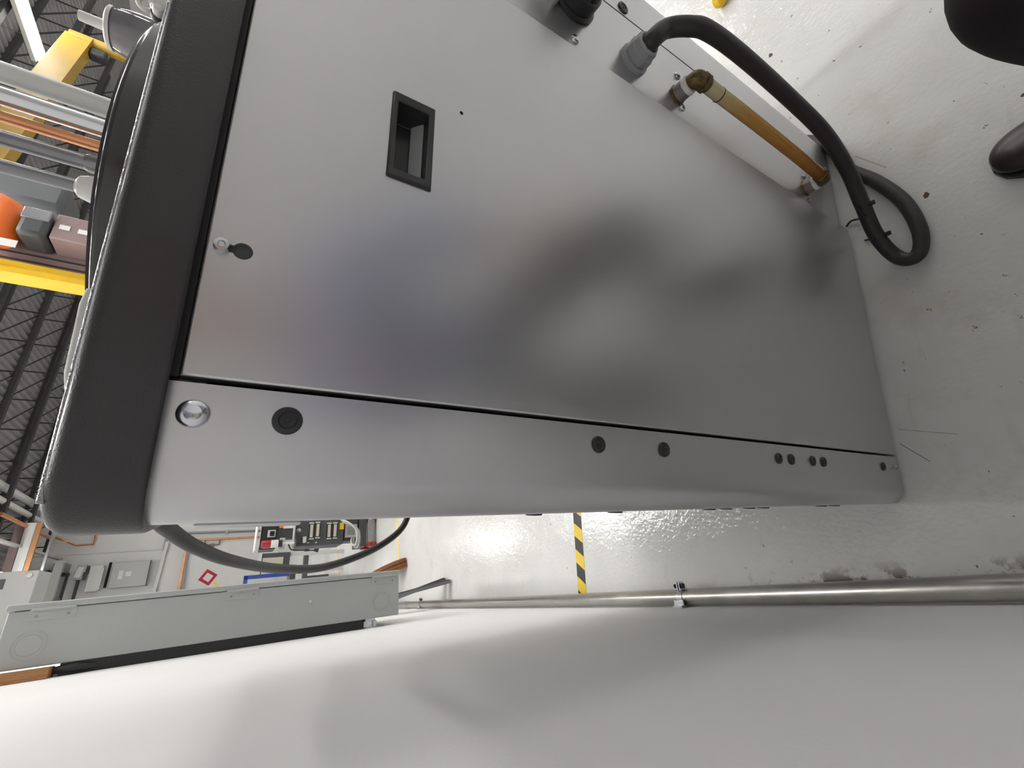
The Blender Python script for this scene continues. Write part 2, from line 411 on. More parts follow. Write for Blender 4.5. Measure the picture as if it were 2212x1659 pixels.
# inner carcass
obj('carcass', MB().prism(rrect(CX0 + 0.004, CX1 - 0.004, 0.034, CD - 0.004, 0.026), (0, 0, 0.012), X, Y, Z * 1.20), 'dark', cab)
def wrap_post(x_in, sgn, xe, y0=0.0, r=0.030):
    """corner post: front strip, rounded corner, side sheet to the back"""
    out = [(x_in, y0)]
    cx = xe + sgn * r
    for i in range(11):
        t = R(90 * i / 10)
        out.append((cx - sgn * r * math.sin(t), y0 + r - r * math.cos(t)))
    out.append((xe, CD))
    inn = [(x_in, y0 + 0.0025)]
    for i in range(11):
        t = R(90 * i / 10)
        inn.append((cx - sgn * (r - 0.0025) * math.sin(t), y0 + r - (r - 0.0025) * math.cos(t)))
    inn.append((xe + sgn * 0.0025, CD))
    return out, inn
for x_in, sgn, xe, y0, rr_ in ((0.0715, 1, CX0, 0.0, 0.030), (0.7795, -1, CX1, RD - 0.0005, 0.018)):
    o_, i_ = wrap_post(x_in, sgn, xe, y0, rr_)
    mb = MB(); n = len(o_)
    zs = ((0.006, 1.236),)
    vs = [Vector((p[0], p[1], zz)) for zz in zs[0] for p in o_] + [Vector((p[0], p[1], zz)) for zz in zs[0] for p in i_]
    fs = []
    for i in range(n - 1):
        fs += [(i, i + 1, n + i + 1, n + i), (2 * n + i, 3 * n + i, 3 * n + i + 1, 2 * n + i + 1), (i, 2 * n + i, 2 * n + i + 1, i + 1), (n + i, n + i + 1, 3 * n + i + 1, 3 * n + i)]
    fs += [(0, n, 3 * n, 2 * n), (n - 1, 2 * n - 1 + 2 * n, 2 * n + n - 1 + n, n - 1)] if False else [(0, n, 3 * n, 2 * n)]
    mb.add(vs, fs); obj('corner_post', mb, 'post', cab)
# door panel with an opening for the pull handle and one for the key-hole slot
DX0, DX1, DZ0, DZ1 = 0.0755, 0.6135, 0.010, 1.2252
HX0, HX1, HZ0, HZ1 = 0.296, 0.384, 1.060, 1.097
KX, KZ, KR = 0.1775, 1.2015, 0.0068
door = MB()
KH = []
for i in range(25):
    t = R(90 + 28 + (360 - 56) * i / 24); KH.append((KX + KR * math.cos(t), KZ + KR * math.sin(t)))
KH += [(KX + 0.0032, KZ + 0.012), (KX + 0.0028, KZ + 0.0155), (KX, KZ + 0.0165), (KX - 0.0028, KZ + 0.0155), (KX - 0.0032, KZ + 0.012)]
def plate_with_holes(mb, outer, holes, y=0.0, depth=0.003):
    import bmesh
    bm = bmesh.new()
    for loop in [outer] + holes:
        vv = [bm.verts.new((p[0], y, p[1])) for p in loop]
        for a, b in zip(vv, vv[1:] + vv[:1]): bm.edges.new((a, b))
    bmesh.ops.triangle_fill(bm, edges=bm.edges[:], use_beauty=True)
    bm.verts.index_update()
    mb.add([v.co for v in bm.verts], [[v.index for v in f.verts] for f in bm.faces]); bm.free()
    for loop in holes:
        n_ = len(loop)
        mb.add([(p[0], y, p[1]) for p in loop] + [(p[0], y + depth, p[1]) for p in loop], [(i, n_ + i, n_ + (i + 1) % n_, (i + 1) % n_) for i in range(n_)])
er = 0.0022      # rolled edge of the door sheet
plate_with_holes(door, [(DX0 + er, DZ0 + er), (DX1 - er, DZ0 + er), (DX1 - er, DZ1 - er), (DX0 + er, DZ1 - er)], [[(HX0, HZ0), (HX1, HZ0), (HX1, HZ1), (HX0, HZ1)], KH])
# folded returns all round the door
lv_ = [(er * (1 - math.sin(R(a))), er * (1 - math.cos(R(a)))) for a in (0, 22.5, 45, 67.5, 90)] + [(0.0, RD)]
vs = []; fs = []
for ins, yy in lv_: vs += [(DX0 + ins, yy, DZ0 + ins), (DX1 - ins, yy, DZ0 + ins), (DX1 - ins, yy, DZ1 - ins), (DX0 + ins, yy, DZ1 - ins)]
for k in range(len(lv_) - 1):
    for i in range(4): j = (i + 1) % 4; fs.append((k * 4 + i, k * 4 + j, k * 4 + 4 + j, k * 4 + 4 + i))
door.add(vs, fs)
dr = obj('door', door, 'panel', cab, smooth=40)
bx = MB().xyz(KX - 0.014, KX + 0.014, 0.0032, 0.012, KZ - 0.013, KZ + 0.0215); obj('backing_plate', bx, 'ctrl', dr)
sl = MB().lathe([(0.0, 0.0), (0.0052, 0.0), (0.0055, 0.0025), (0.0048, 0.004), (0.0048, 0.006), (0.0026, 0.0062), (0.0020, 0.0052), (0, 0.0052)], (KX, 0.001, KZ + 0.0135), (0, -1, 0), 20)
obj('hanger_screw', sl, 'zinc', dr)
# flush pull handle: flange, pocket
ho = [(0.2905, 1.0555), (0.3895, 1.0555), (0.3895, 1.1005), (0.2905, 1.1005)]
hi = [(0.3005, 1.0625), (0.3795, 1.0625), (0.3795, 1.0945), (0.3005, 1.0945)]
hp = [(0.305, 1.066), (0.375, 1.066), (0.375, 1.090), (0.305, 1.090)]
mb = MB()
rings = [[(x, -0.0006, z) for x, z in ho], [(x + (0.0012 if x < .34 else -0.0012), -0.0035, z + (0.0012 if z < 1.078 else -0.0012)) for x, z in ho], [(x, -0.0022, z) for x, z in hi], [(x, 0.010, z) for x, z in hi], [(x, 0.0225, z) for x, z in hp]]
vs = [p for r_ in rings for p in r_]; fs = []
for k in range(4):
    for i in range(4):
        j = (i + 1) % 4; fs.append((k * 4 + i, k * 4 + j, k * 4 + 4 + j, k * 4 + 4 + i))
fs.append((16, 17, 18, 19)); fs.append((3, 2, 1, 0))
mb.add(vs, fs[:-1]); hd = obj('pull_handle', mb, 'plug', dr, bevel=0.0008)
hd['label'] = 'black flush pull handle'
# pocket grip lip sloping inside
obj('grip_lip', MB().prism([(0, 0), (0.010, 0), (0.001, 0.011)], (0.302, 0.0215, 1.0632), -Y, Z, X * 0.076), 'glandgrey', hd)
obj('door_seal', MB().xyz(DX0, DX1, 0.004, 0.012, 1.2260, 1.2330), 'bezel', cab)
# small dark chip in the door paint
obj('paint_chip', MB().lathe([(0.0022, 0), (0.0015, 0.0004), (0, 0.0004)], pY(997, 244, -0.0001), (0, -1, 0), 9), 'dark', dr)
# recessed connection panel
obj('recess_panel', MB().xyz(0.585, 0.7775, RD, RD + 0.003, 0.008, 1.236), 'panel', cab)
# hole plugs
def plug(px, pz, r, y, parent, name='hole_plug'):
    mb = MB().lathe([(r, 0), (r, 0.0008), (r * 0.93, 0.0022), (r * 0.62, 0.0026), (r * 0.52, 0.0014), (r * 0.18, 0.0014), (r * 0.14, 0.0022), (0, 0.0022)], (px, y, pz), (0, -1, 0), 24)
    return obj(name, mb, 'plug', parent)
for pz in (1.156, 0.846, 0.738, 0.474, 0.437, 0.369, 0.332, 0.086): plug(0.050, pz, 0.0105 if pz > 1 else 0.0095 if pz > 0.7 else 0.0085, -0.0002, cab)
p_ = pY(1345, 18, RD); plug(p_.x, p_.z, 0.011, RD - 0.0006, cab)
# plugs on the cabinet's side, their rims break the outline
for pz in (0.905, 0.785, 0.60, 0.56, 0.50, 0.46, 0.27, 0.22):
    obj('hole_plug', MB().lathe([(0.0095, 0), (0.0095, 0.0008), (0.0088, 0.0022), (0, 0.0026)], (CX0 + 0.0002, 0.042, pz), (-1, 0, 0), 18), 'plug', cab)
# chrome cap screw near the rim and two tiny screws at the foot
obj('dome_screw', MB().lathe([(0.0098, 0), (0.0098, 0.001), (0.0094, 0.0026), (0.0078, 0.0042), (0.0052, 0.0049), (0.0034, 0.0042), (0, 0.0040)], (0.050, -0.0002, 1.2135), (0, -1, 0), 28), 'zinc', cab)
for pz in (0.043, 0.018): obj('screw', MB().lathe([(0.0045, 0), (0.0042, 0.0015), (0.002, 0.0026), (0, 0.0026)], (0.050, -0.0002, pz), (0, -1, 0), 14), 'steel', cab)
# screws of the recessed panel
for q in ((1463, 164), (1473, 232), (1735, 383), (1747, 433), (1241, 86)):
    p = pY(*q, RD); big = 0.0075 if q[0] < 1600 else 0.006
    mb = MB().lathe([(big, 0), (big, 0.001), (big * 0.8, 0.0035), (big * 0.4, 0.005), (0, 0.0052)], p, (0, -1, 0), 18); obj('panel_screw', mb, 'zinc' if q[0] < 1600 else 'steel', cab)
# levelling feet
for fx, fy in ((0.06, 0.06), (0.80, 0.07), (0.06, 0.80), (0.80, 0.80)):
    obj('levelling_foot', MB().lathe([(0.022, 0), (0.022, 0.006), (0.008, 0.010), (0.008, 0.02)], (fx, fy, 0), (0, 0, 1), 14), 'blackplastic', cab)
# charcoal rim around the top
BX0, BX1, BY0, BZ0, BZ1 = -0.0285, 0.884, -0.0125, 1.2285, 1.2770
rim = MB()
secs = [(0.010, BZ0 + 0.003), (0.0, BZ0), (-0.0, BZ0 + 0.001)]
outline = lambda ins, r: rrect(BX0 + ins, BX1 - ins, BY0 + ins, CD + 0.01 - ins, max(r - ins, 0.002), 8)
levels = [(0.016, 1.2345), (0.010, 1.2300), (0.0015, BZ0), (0.0003, BZ0 + 0.0010), (0.0, BZ0 + 0.003), (0.0, BZ1 - 0.012)]
for i in range(1, 9):
    t = R(90 * i / 8); levels.append((0.012 * (1 - math.cos(t)), BZ1 - 0.012 + 0.012 * math.sin(t)))
levels += [(0.030, BZ1 + 0.0), (0.032, BZ1 - 0.004), (0.2, BZ1 - 0.004)]
vs = []; fs = []
for ins, z_ in levels: vs += [(p[0], p[1], z_) for p in outline(ins, 0.034)]
n = len(outline(0, 0.034))
for k in range(len(levels) - 1):
    for i in range(n):
        j = (i + 1) % n; fs.append((k * n + i, k * n + j, (k + 1) * n + j, (k + 1) * n + i))
fs.append(tuple(range((len(levels) - 1) * n, len(levels) * n)))
rim.add(vs, fs); rm = obj('top_rim', rim, 'bezel', cab, smooth=50); rm['label'] = 'charcoal plastic rim'
# bright bead added to draw the highlight along the rim's upper front edge
obj('edge_highlight', MB().tube([(BX0 + 0.020, BY0 + 0.0088, BZ1 - 0.0020), (BX1 - 0.03, BY0 + 0.0088, BZ1 - 0.0020)], 0.0026, 12, 120), 'rimglint', rm)
# curved dark lid on top
lid = [(0.295 + 0.231 * math.cos(R(a)), 0.268 + 0.231 * math.sin(R(a))) for a in range(0, 360, 4)]
obj('top_lid', MB().prism(lid, (0, 0, BZ1 - 0.003), X, Y, Z * 0.031), 'lid', cab, bevel=0.004, seg=3)
lid2 = [(0.295 + 0.224 * math.cos(R(a)), 0.268 + 0.224 * math.sin(R(a))) for a in range(0, 360, 4)]
obj('lid_gasket', MB().prism(lid2, (0, 0, BZ1 + 0.027), X, Y, Z * 0.004), 'blackplastic', cab)
# pale tray beside the lid
obj('top_tray', MB().prism([(0.070, 0.075), (0.082, 0.066), (0.135, 0.0605), (0.150, 0.066), (0.06, 0.22), (0.05, 0.22)], (0, 0, BZ1 - 0.003), X, Y, Z * 0.0265), 'pvc', cab, bevel=0.002)
# small cable lug on the cabinet side below the rim
obj('side_lug', MB().xyz(CX0 - 0.0035, CX0 + 0.001, 0.03, 0.16, 1.135, 1.205), 'panel', cab, bevel=0.003)

# ------------------------------------------------------------------ amber sight tube on the recessed panel
n1 = pY(1462, 207, RD); n2 = pY(1738, 408, RD)
OUT = Vector((0, -1, 0))
st = thing('sight_tube', 'amber sight tube with brass elbows on the recessed cabinet panel', 'tube', n2)
for k, p in enumerate((n1, n2)):
    s_ = 1.0 if k == 0 else 0.95
    obj('nipple', MB().lathe([(0.0170 * s_, 0), (0.0170 * s_, 0.002), (0.0158 * s_, 0.003), (0.0158 * s_, 0.019)], p, OUT, 22), 'nipple', st)
    obj('tape_ring', MB().lathe([(0.0156 * s_, 0.019), (0.0168 * s_, 0.020), (0.0160 * s_, 0.027), (0.012, 0.028)], p, OUT, 22), 'ptfe', st)
    obj('nipple_nut', MB().lathe([(0.0195 * s_, 0), (0.0195 * s_, 0.003), (0.017, 0.004)], p, OUT, 6), 'brass', st)
    e = p + OUT * 0.038; dz = -1 if k == 0 else 1
    eb = MB().tube([p + OUT * 0.025, p + OUT * 0.034, e + Vector((0, -0.001, dz * 0.004)), e + Vector((0, -0.003, dz * 0.016)), e + Vector((0, -0.003, dz * 0.027))], [0.0120, 0.0135, 0.0148, 0.0140, 0.0130], 12)
    el = obj('elbow', eb, 'brass', st)
    obj('elbow_collar', MB().lathe([(0.0160, 0), (0.0160, 0.008), (0.0135, 0.010)], e + Vector((0, -0.003, dz * 0.014)), (0, 0, dz), 8), 'brass', el)
t0 = n1 + OUT * 0.041 + Vector((0, 0, -0.025)); t1 = n2 + OUT * 0.041 + Vector((0, 0, 0.025))
obj('tube', MB().tube([t0, t0.lerp(t1, 0.3) + OUT * 0.001, t0.lerp(t1, 0.7) + OUT * 0.001, t1], 0.0122, 20), 'amber', st)
obj('tube_ring', MB().lathe([(0.0127, 0), (0.0131, 0.001), (0.0127, 0.002)], t0 + (t1 - t0).normalized() * 0.035, t1 - t0, 22), 'blackplastic', st)

# ------------------------------------------------------------------ grey-black power cable with gland
g = pY(1367, 132, RD)
cb = thing('power_cable', 'thick black power cable looping from grey gland down to the floor', 'cable', g)
obj('gland_locknut', MB().lathe([(0.027, 0), (0.027, 0.006), (0.0235, 0.0075)], g, OUT, 20), 'glandgrey', cb)
obj('gland_body', MB().lathe([(0.0225, 0.006), (0.0225, 0.010), (0.0245, 0.011), (0.0245, 0.022), (0.0225, 0.023), (0.0218, 0.033), (0.0180, 0.036), (0.0165, 0.036)], g, OUT, 8), 'glandgrey', cb)
obj('gland_seal', MB().lathe([(0.018, 0.033), (0.0170, 0.038), (0.0142, 0.040)], g, OUT, 20), 'blackplastic', cb)
pts = [g + OUT * 0.02, g + OUT * 0.04]
for x_, y_, z_ in ((1440, 62, .694), (1490, 57, .664), (1530, 67, .625), (1600, 118, .535), (1700, 207, .385), (1780, 287, .26), (1830, 365, .165), (1862, 440, .10), (1892, 507, .05), (1930, 550, .019), (1964, 560, .0145), (1988, 540, .0145), (1985, 492, .0145), (1950, 434, .0145), (1890, 391, .0145), (1830, 364, .0145)):
    pts.append(pZ(x_, y_, z_))
pts += [Vector((0.835, -0.006, 0.0145)), Vector((0.888, 0.026, 0.0145)), Vector((0.93, 0.09, 0.0145)), Vector((1.0, 0.3, 0.0145)), Vector((1.08, 0.7, 0.0145))]
obj('cable_sheath', MB().tube(pts, 0.0142, 14, 8), 'cable', cb)
# cable ties near the floor loop
for q, tl in (((1866, 452, .095), Vector((0.012, -0.026, 0.0))), ((1900, 517, .045), Vector((0.014, -0.024, 0.0)))):
    c_ = pZ(*q)
    obj('cable_tie', MB().tube([c_ + Vector((0.0165 * math.cos(R(k * 36)), 0.004 * math.sin(R(k * 36)), 0.0165 * math.sin(R(k * 36)))) for k in range(11)], 0.0016, 6, 3), 'blackplastic', cb)
    obj('tie_head', MB().box(c_ + Vector((0.004, -0.017, 0.004)), (0.008, 0.010, 0.007)), 'blackplastic', cb, bevel=0.001)
wire = obj('thin_wire', MB().tube([pZ(1828, 490, .004), pZ(1838, 478, .006), pZ(1856, 473, .008), pZ(1875, 476, .006), pZ(1896, 500, .004), pZ(1888, 514, .004), pZ(1868, 519, .004)], 0.0024, 8), 'blackplastic', loc=pZ(1856, 473, 0))
tag(wire, 'thin black wire on the floor behind the looped cable', 'wire')

# ------------------------------------------------------------------ black connector above the gland
bk = pY(1246, 22, RD) + Vector((0.012, 0, 0.008))
bc = thing('black_connector', 'fat black angled connector plugged into the recessed panel', 'connector', bk)
obj('flange', MB().lathe([(0.040, 0), (0.040, 0.004), (0.036, 0.007)], bk, OUT, 26), 'blackplastic', bc)
obj('shell', MB().lathe([(0.035, 0.006), (0.036, 0.026), (0.033, 0.028), (0.033, 0.050), (0.028, 0.058)], bk, OUT, 22), 'blackplastic', bc)
obj('backshell', MB().tube([bk + OUT * 0.045, bk + OUT * 0.060 + X * 0.006, bk + OUT * 0.066 + X * 0.028 + Z * 0.004, bk + OUT * 0.066 + X * 0.062 + Z * 0.02], [0.031, 0.030, 0.027, 0.022], 16), 'blackplastic', bc)
obj('lead', MB().tube([bk + OUT * 0.066 + X * 0.058 + Z * 0.018, bk + OUT * 0.064 + X * 0.09 + Z * 0.05, bk + OUT * 0.05 + X * 0.17 + Z * 0.10, bk + OUT * -0.05 + X * 0.27 + Z * -.02, bk + OUT * -0.25 + X * 0.30 + Z * -.5], 0.014, 10), 'cable', bc)
obj('latch_pin', MB().lathe([(0.008, 0), (0.008, 0.012), (0.006, 0.015), (0, 0.015)], pY(1192, 4, RD), OUT, 14), 'steel', bc)

# ------------------------------------------------------------------ things standing on the cabinet's dark top
ZT = 1.3075
def pipe_up(name, label, cat, px0, px1, yy, r, m_, extra=None):
    a = pY(*px0, yy); b = pY(*px1, yy); x_ = (a.x + b.x) / 2
    t = thing(name, label, cat, (x_, yy, ZT))
    obj('pipe', MB().lathe([(r, 0), (r, 1.0), (r * 0.86, 1.0), (r * 0.86, 0.9)], (x_, yy, ZT), Z, 22), m_, t)
    return t, x_
D_ = lambda px, d: px * d / F / 2
t, x_ = pipe_up('white_pipe', 'white plastic pipe rising from the dark cabinet top', 'pipe', (230, 236), (0, 152), 0.20, 0.0103, 'pvc')
obj('pipe_socket', MB().lathe([(0.0125, 0), (0.0125, 0.012), (0.0105, 0.013)], (x_, 0.20, ZT), Z, 22), 'pvc', t)
t, x_ = pipe_up('polished_pipe', 'polished metal pipe beside the copper pipe on the dark cabinet top', 'pipe', (226, 262), (0, 224), 0.20, 0.0098, 'chrome')
obj('pipe_socket', MB().lathe([(0.0118, 0), (0.0118, 0.012), (0.0100, 0.013)], (x_, 0.20, ZT), Z, 22), 'chrome', t)
t, x_ = pipe_up('copper_pipe', 'slim copper pipe between polished and grey pipes on the cabinet top', 'pipe', (215, 312), (0, 256), 0.205, 0.0055, 'copper')
obj('sleeve', MB().lathe([(0.0068, 0), (0.0068, 0.010), (0.0056, 0.011)], (x_, 0.205, ZT), Z, 18), 'pvc', t)
t, x_ = pipe_up('grey_pipe', 'grey metal pipe next to the copper pipe, with a glossy collar', 'pipe', (205, 354), (0, 300), 0.20, 0.0078, 'greypipe')
obj('collar', MB().lathe([(0.0095, 0), (0.0098, 0.052), (0.008, 0.056)], (x_, 0.20, ZT), Z, 20), 'greypipe', t)
t, x_ = pipe_up('grey_pipe', 'grey metal pipe with a white cone foot, nearest the yellow mast', 'pipe', (193, 409), (0, 358), 0.20, 0.0066, 'greypipe')
obj('cone_foot', MB().lathe([(0.020, 0), (0.019, 0.03), (0.011, 0.055), (0.007, 0.058)], (x_, 0.20, ZT), Z, 20), 'white', t)
# smoked dome with white cap and stem
dc = pY(262, 70, 0.30)
dm = thing('smoked_dome', 'glossy smoked dome with white cap and stem behind the dark lid', 'dome', (dc.x, 0.30, BZ1))
dr_ = 0.034; zt_ = dc.z + 0.012
prof = [(0.003, 0.0)]
obj('dome_shell', MB().lathe([(dr_ * 1.0, zt_ - 0.085), (dr_ * 1.02, zt_ - 0.070), (dr_ * 1.0, zt_ - 0.052), (dr_ * 0.93, zt_ - 0.036), (dr_ * 0.86, zt_ - 0.020), (dr_ * 0.76, zt_ - 0.008), (dr_ * 0.70, zt_ - 0.003), (0, zt_ - 0.003)], (dc.x, 0.30, 0), Z, 32), 'dome', dm, smooth=60)
obj('dome_cap', MB().lathe([(dr_ * 0.78, zt_ - 0.005), (dr_ * 0.78, zt_ - 0.001), (dr_ * 0.70, zt_ + 0.001), (0.007, zt_ + 0.0015)], (dc.x, 0.30, 0), Z, 28), 'white', dm)
obj('dome_stem', MB().cyl((dc.x, 0.30, zt_ + 0.002), (dc.x, 0.30, zt_ + 0.030), 0.0068, 0.0062, 16), 'white', dm)
obj('dome_base', MB().lathe([(0.05, BZ1 - 0.002), (0.05, BZ1 + 0.01), (0.04, BZ1 + 0.016), (0.036, zt_ - 0.083)], (dc.x, 0.30, 0), Z, 24), 'blackplastic', dm)
# white lever fitting in the frame's corner
lc = pY(344, 4, 0.115)
lv = thing('lever_fitting', 'white lever fitting with ring and round knob above the rim', 'fitting', (lc.x, 0.12, BZ1))
obj('body', MB().box(lc + Vector((0.004, 0.004, -0.004)), (0.030, 0.016, 0.022)), 'white', lv, bevel=0.005, seg=3)
rp = pY(318, 10, 0.112)
obj('ring', MB().tube([rp + Vector((0.0068 * math.cos(R(a)), 0, 0.0068 * math.sin(R(a)))) for a in range(0, 361, 24)], 0.0023, 10, 3), 'white', lv)
obj('ring_neck', MB().tube([rp + Vector((0.002, 0, -0.008)), lc + Vector((0, 0.002, 0.004))], 0.003, 8, 3), 'white', lv)
kp = pY(345, 30, 0.10)
obj('knob', MB().lathe([(0.0058, -0.004), (0.0058, 0.004), (0.004, 0.007), (0, 0.0075)], kp, OUT, 20), 'white', lv)
obj('knob_rim', MB().lathe([(0.0078, -0.005), (0.0078, -0.001), (0.0068, 0.001), (0.0062, -0.001)], kp, OUT, 20), 'blackplastic', lv)
obj('bracket', MB().box((lc.x + 0.004, 0.125, (lc.z + BZ1) / 2 - 0.006), (0.014, 0.02, lc.z - BZ1 + 0.008)), 'white', lv)
rod = pY(292, 0, 0.36)
tag(obj('antenna_rod', MB().cyl((rod.x + 0.02, 0.36, BZ1 - 0.004), (rod.x + 0.01, 0.36, rod.z + 0.2), 0.0022, n=10), 'lightgrey', loc=(rod.x + 0.02, 0.36, BZ1 - 0.004)), 'thin pale upright rod behind the smoked dome', 'rod')

# ------------------------------------------------------------------ black cable along the cabinet's far side
pts = [(0.0, 0.27, 1.262)] + [CAM + ray(x_, y_) * d_ for x_, y_, d_ in ((340, 1118, .50), (372, 1149, .54), (425, 1183, .60), (500, 1211, .70), (600, 1228, .88), (700, 1225, 1.05), (800, 1190, 1.2), (860, 1150, 1.3), (882, 1112, 1.35))] + [Vector((-0.02, 1.02, 0.715)), Vector((0.05, 0.98, 0.71)), Vector((0.10, 0.865, 0.71))]
hc_ = thing('hose_cable', 'thick black cable hanging in an arc between cabinet and grey wall box', 'cable', (0.10, 0.86, 0.71))
obj('sheath', MB().tube(pts, 0.0092, 14, 8), 'cable', hc_)
obj('end_boot', MB().tube([(0.06, 0.97, 0.71), (0.10, 0.865, 0.71)], 0.014, 12, 3), 'blackplastic', hc_)

# ================================================================== NEAR WALL: conduit, grey box
CR = 0.0215; CMM = WM + 0.004 + CR; CZ = 0.052
cd = thing('wall_conduit', 'long galvanised conduit strapped along the foot of the near white wall', 'conduit', W3(CMM, 2.0, CZ))
obj('pipe', MB().cyl(W3(CMM, -1.6, CZ), W3(CMM, 6.5, CZ), CR, n=28), 'conduit', cd)
cu = pM(968, 1295, CMM).dot(U)
obj('coupling', MB().lathe([(CR, 0), (CR + 0.003, 0.002), (CR + 0.003, 0.07), (CR, 0.072)], W3(CMM, cu, CZ), U, 24), 'conduit', cd)
def strap(px, py):
    uu = pZ(px, py, CZ + CR).dot(U)
    c0 = W3(CMM, uu, CZ)
    ring_o = [(math.cos(R(a)) * (CR + 0.0022), math.sin(R(a)) * (CR + 0.0022)) for a in range(0, 360, 15)]
    ring_i = [(math.cos(R(a)) * (CR + 0.0002), math.sin(R(a)) * (CR + 0.0002)) for a in range(0, 360, 15)]
    s_ = obj('strap', MB().frame(ring_o, ring_i, c0 - U * 0.010, MM, Z, U * 0.020), 'zinc', cd)
    # upper ear with screw, lower bright ear against the wall
    e = c0 + MM * (CR + 0.008) + Z * 0.010
    obj('strap_ear', MB().box(e, (0.022, 0.003, 0.020), (MM, U, Z)), 'zinc', s_)
    obj('strap_ear', MB().box(e - U * 0.008, (0.022, 0.003, 0.020), (MM, U, Z)), 'zinc', s_)
    obj('strap_bolt', MB().lathe([(0.007, 0), (0.007, 0.005), (0.003, 0.006), (0.003, 0.026), (0.006, 0.027), (0.006, 0.031)], e - U * 0.016, U, 8), 'blackplastic', s_)
    obj('strap_hook', MB().box(c0 - MM * 0.012 + Z * (CR + 0.0045) , (0.016, 0.034, 0.006), (MM, U, Z)), 'zinc', s_, bevel=0.002)
    obj('channel_nut', MB().box(W3(WM + 0.0035, uu, CZ), (0.006, 0.03, 0.075), HALL), 'zinc', s_)
strap(1466, 1288); strap(905, 1304)

BU0, BU1 = 1.6835, 2.06
eb = thing('wall_box', 'tall grey steel electrical enclosure standing off the near white wall', 'enclosure', W3(-0.09, 1.85, 0.541))
obj('box_body', MB().mzbox(-0.170, -0.014, BU0, BU1, 0.541, 1.735), 'boxgrey', eb, bevel=0.003)
bd = obj('box_door', MB().mzbox(-0.0125, 0.0065, BU0 - 0.004, BU1 + 0.004, 0.536, 1.742), 'boxgrey', eb, bevel=0.004, seg=3)
for hz in (1.634, 1.129, 0.606):
    hg = obj('hinge', MB().mzbox(-0.044, -0.0135, BU0 - 0.0022, BU0, hz - 0.054, hz + 0.054), 'boxgrey', eb, bevel=0.001)
    obj('hinge_barrel', MB().cyl(W3(-0.0135, BU0 - 0.004, hz - 0.05), W3(-0.0135, BU0 - 0.004, hz + 0.05), 0.0042, n=12), 'boxgrey', hg)
    for dz in (-0.036, 0.036): obj('rivet', MB().lathe([(0.004, 0), (0.0035, 0.0012), (0, 0.0018)], W3(-0.033, BU0 - 0.002, hz + dz), -U, 10), 'steel', hg)
for kz in (1.668, 0.617):
    for r0, w_ in ((0.040, 0.0018), (0.030, 0.0018)):
        a = [(r0 * math.cos(R(t)), r0 * math.sin(R(t))) for t in range(0, 360, 10)]; b = [((r0 - w_) * math.cos(R(t)), (r0 - w_) * math.sin(R(t))) for t in range(0, 360, 10)]
        obj('knockout_ring', MB().frame(a, b, W3(-0.110, BU0 - 0.0012, kz), MM, Z, U * 0.002), 'boxgrey', eb)
    obj('knockout', MB().lathe([(0.0285, 0), (0.0275, 0.001), (0, 0.001)], W3(-0.110, BU0, kz), -U, 30), 'boxgrey', eb)
obj('latch_screw', MB().lathe([(0.0075, 0), (0.0075, 0.002), (0.0055, 0.006), (0.002, 0.0075), (0, 0.0075)], W3(-0.079, BU0, 0.895), -U, 16), 'lightgrey', eb)
for sz in (0.655, 1.52):
    sb = obj('strut', MB().mzbox(WM, -0.170, BU0 + 0.02, BU1, sz - 0.02, sz + 0.02), 'zinc', eb)
    for dz in (-0.016, 0.022): obj('strut_clip', MB().mzbox(WM + 0.004, -0.178, BU0 + 0.008, BU0 + 0.024, sz + dz - 0.007, sz + dz + 0.007), 'white', sb, bevel=0.002)
obj('gap_shade_fill', MB().mzbox(WM, -0.1705, BU0 + 0.006, BU1 - 0.02, 0.69, 1.585), 'blackplastic', eb)  # black fill standing in for the shade in the gap behind the box
# wooden batten and cable bundle behind the box
bz = pM(80, 1450, -0.19).z
tag(obj('wood_batten', MB().mzbox(WM, -0.176, BU0 - 0.03, BU0 + 0.03, 1.60, 2.25), 'wood', bevel=0.002, loc=W3(-0.19, BU0, 1.6)), 'orange brown wooden batten between grey wall box and white wall', 'batten')
tag(obj('cable_bundle', MB().tube([W3(-0.188, BU0 + 0.012, 1.595), W3(-0.186, BU0 + 0.004, 1.55), W3(-0.189, BU0 + 0.016, 1.50), W3(-0.187, BU0 + 0.05, 1.42)], [0.010, 0.014, 0.011, 0.008], 10), 'blackplastic', loc=W3(-0.188, BU0, 1.42)), 'tangled black cable end behind the grey wall box', 'cable')
# leaning channels beyond the box
lb = pZ(972, 1252, 0.006)
lm, lu = lb.dot(MM), lb.dot(U)
for k, (off, zz) in enumerate(((0.0, 0.95), (0.05, 0.62))):
    a = W3(lm + 0.002 + off * 0.3, lu + off * 1.6, 0.001); b = W3(WM + 0.02, lu + 0.16 + off, zz)
    d = (b - a).normalized(); a2 = U.cross(d).normalized()
    ls = thing('steel_channel', ('dark steel channel leaning on the white wall past the grey box', 'shorter steel channel leaning behind the other past the grey box')[k], 'channel', a)
    a = a + d * 0.012
    obj('web', MB().bar(a, b, 0.003, 0.044, U), 'blackplastic', ls)
    for s_ in (-1, 1):
        side = d.cross(U).normalized()
        obj('channel_lip', MB().bar(a + U * 0.021 * s_ - a2 * 0.010, b + U * 0.021 * s_ - a2 * 0.010, 0.020, 0.0025, U), 'greypipe', ls)
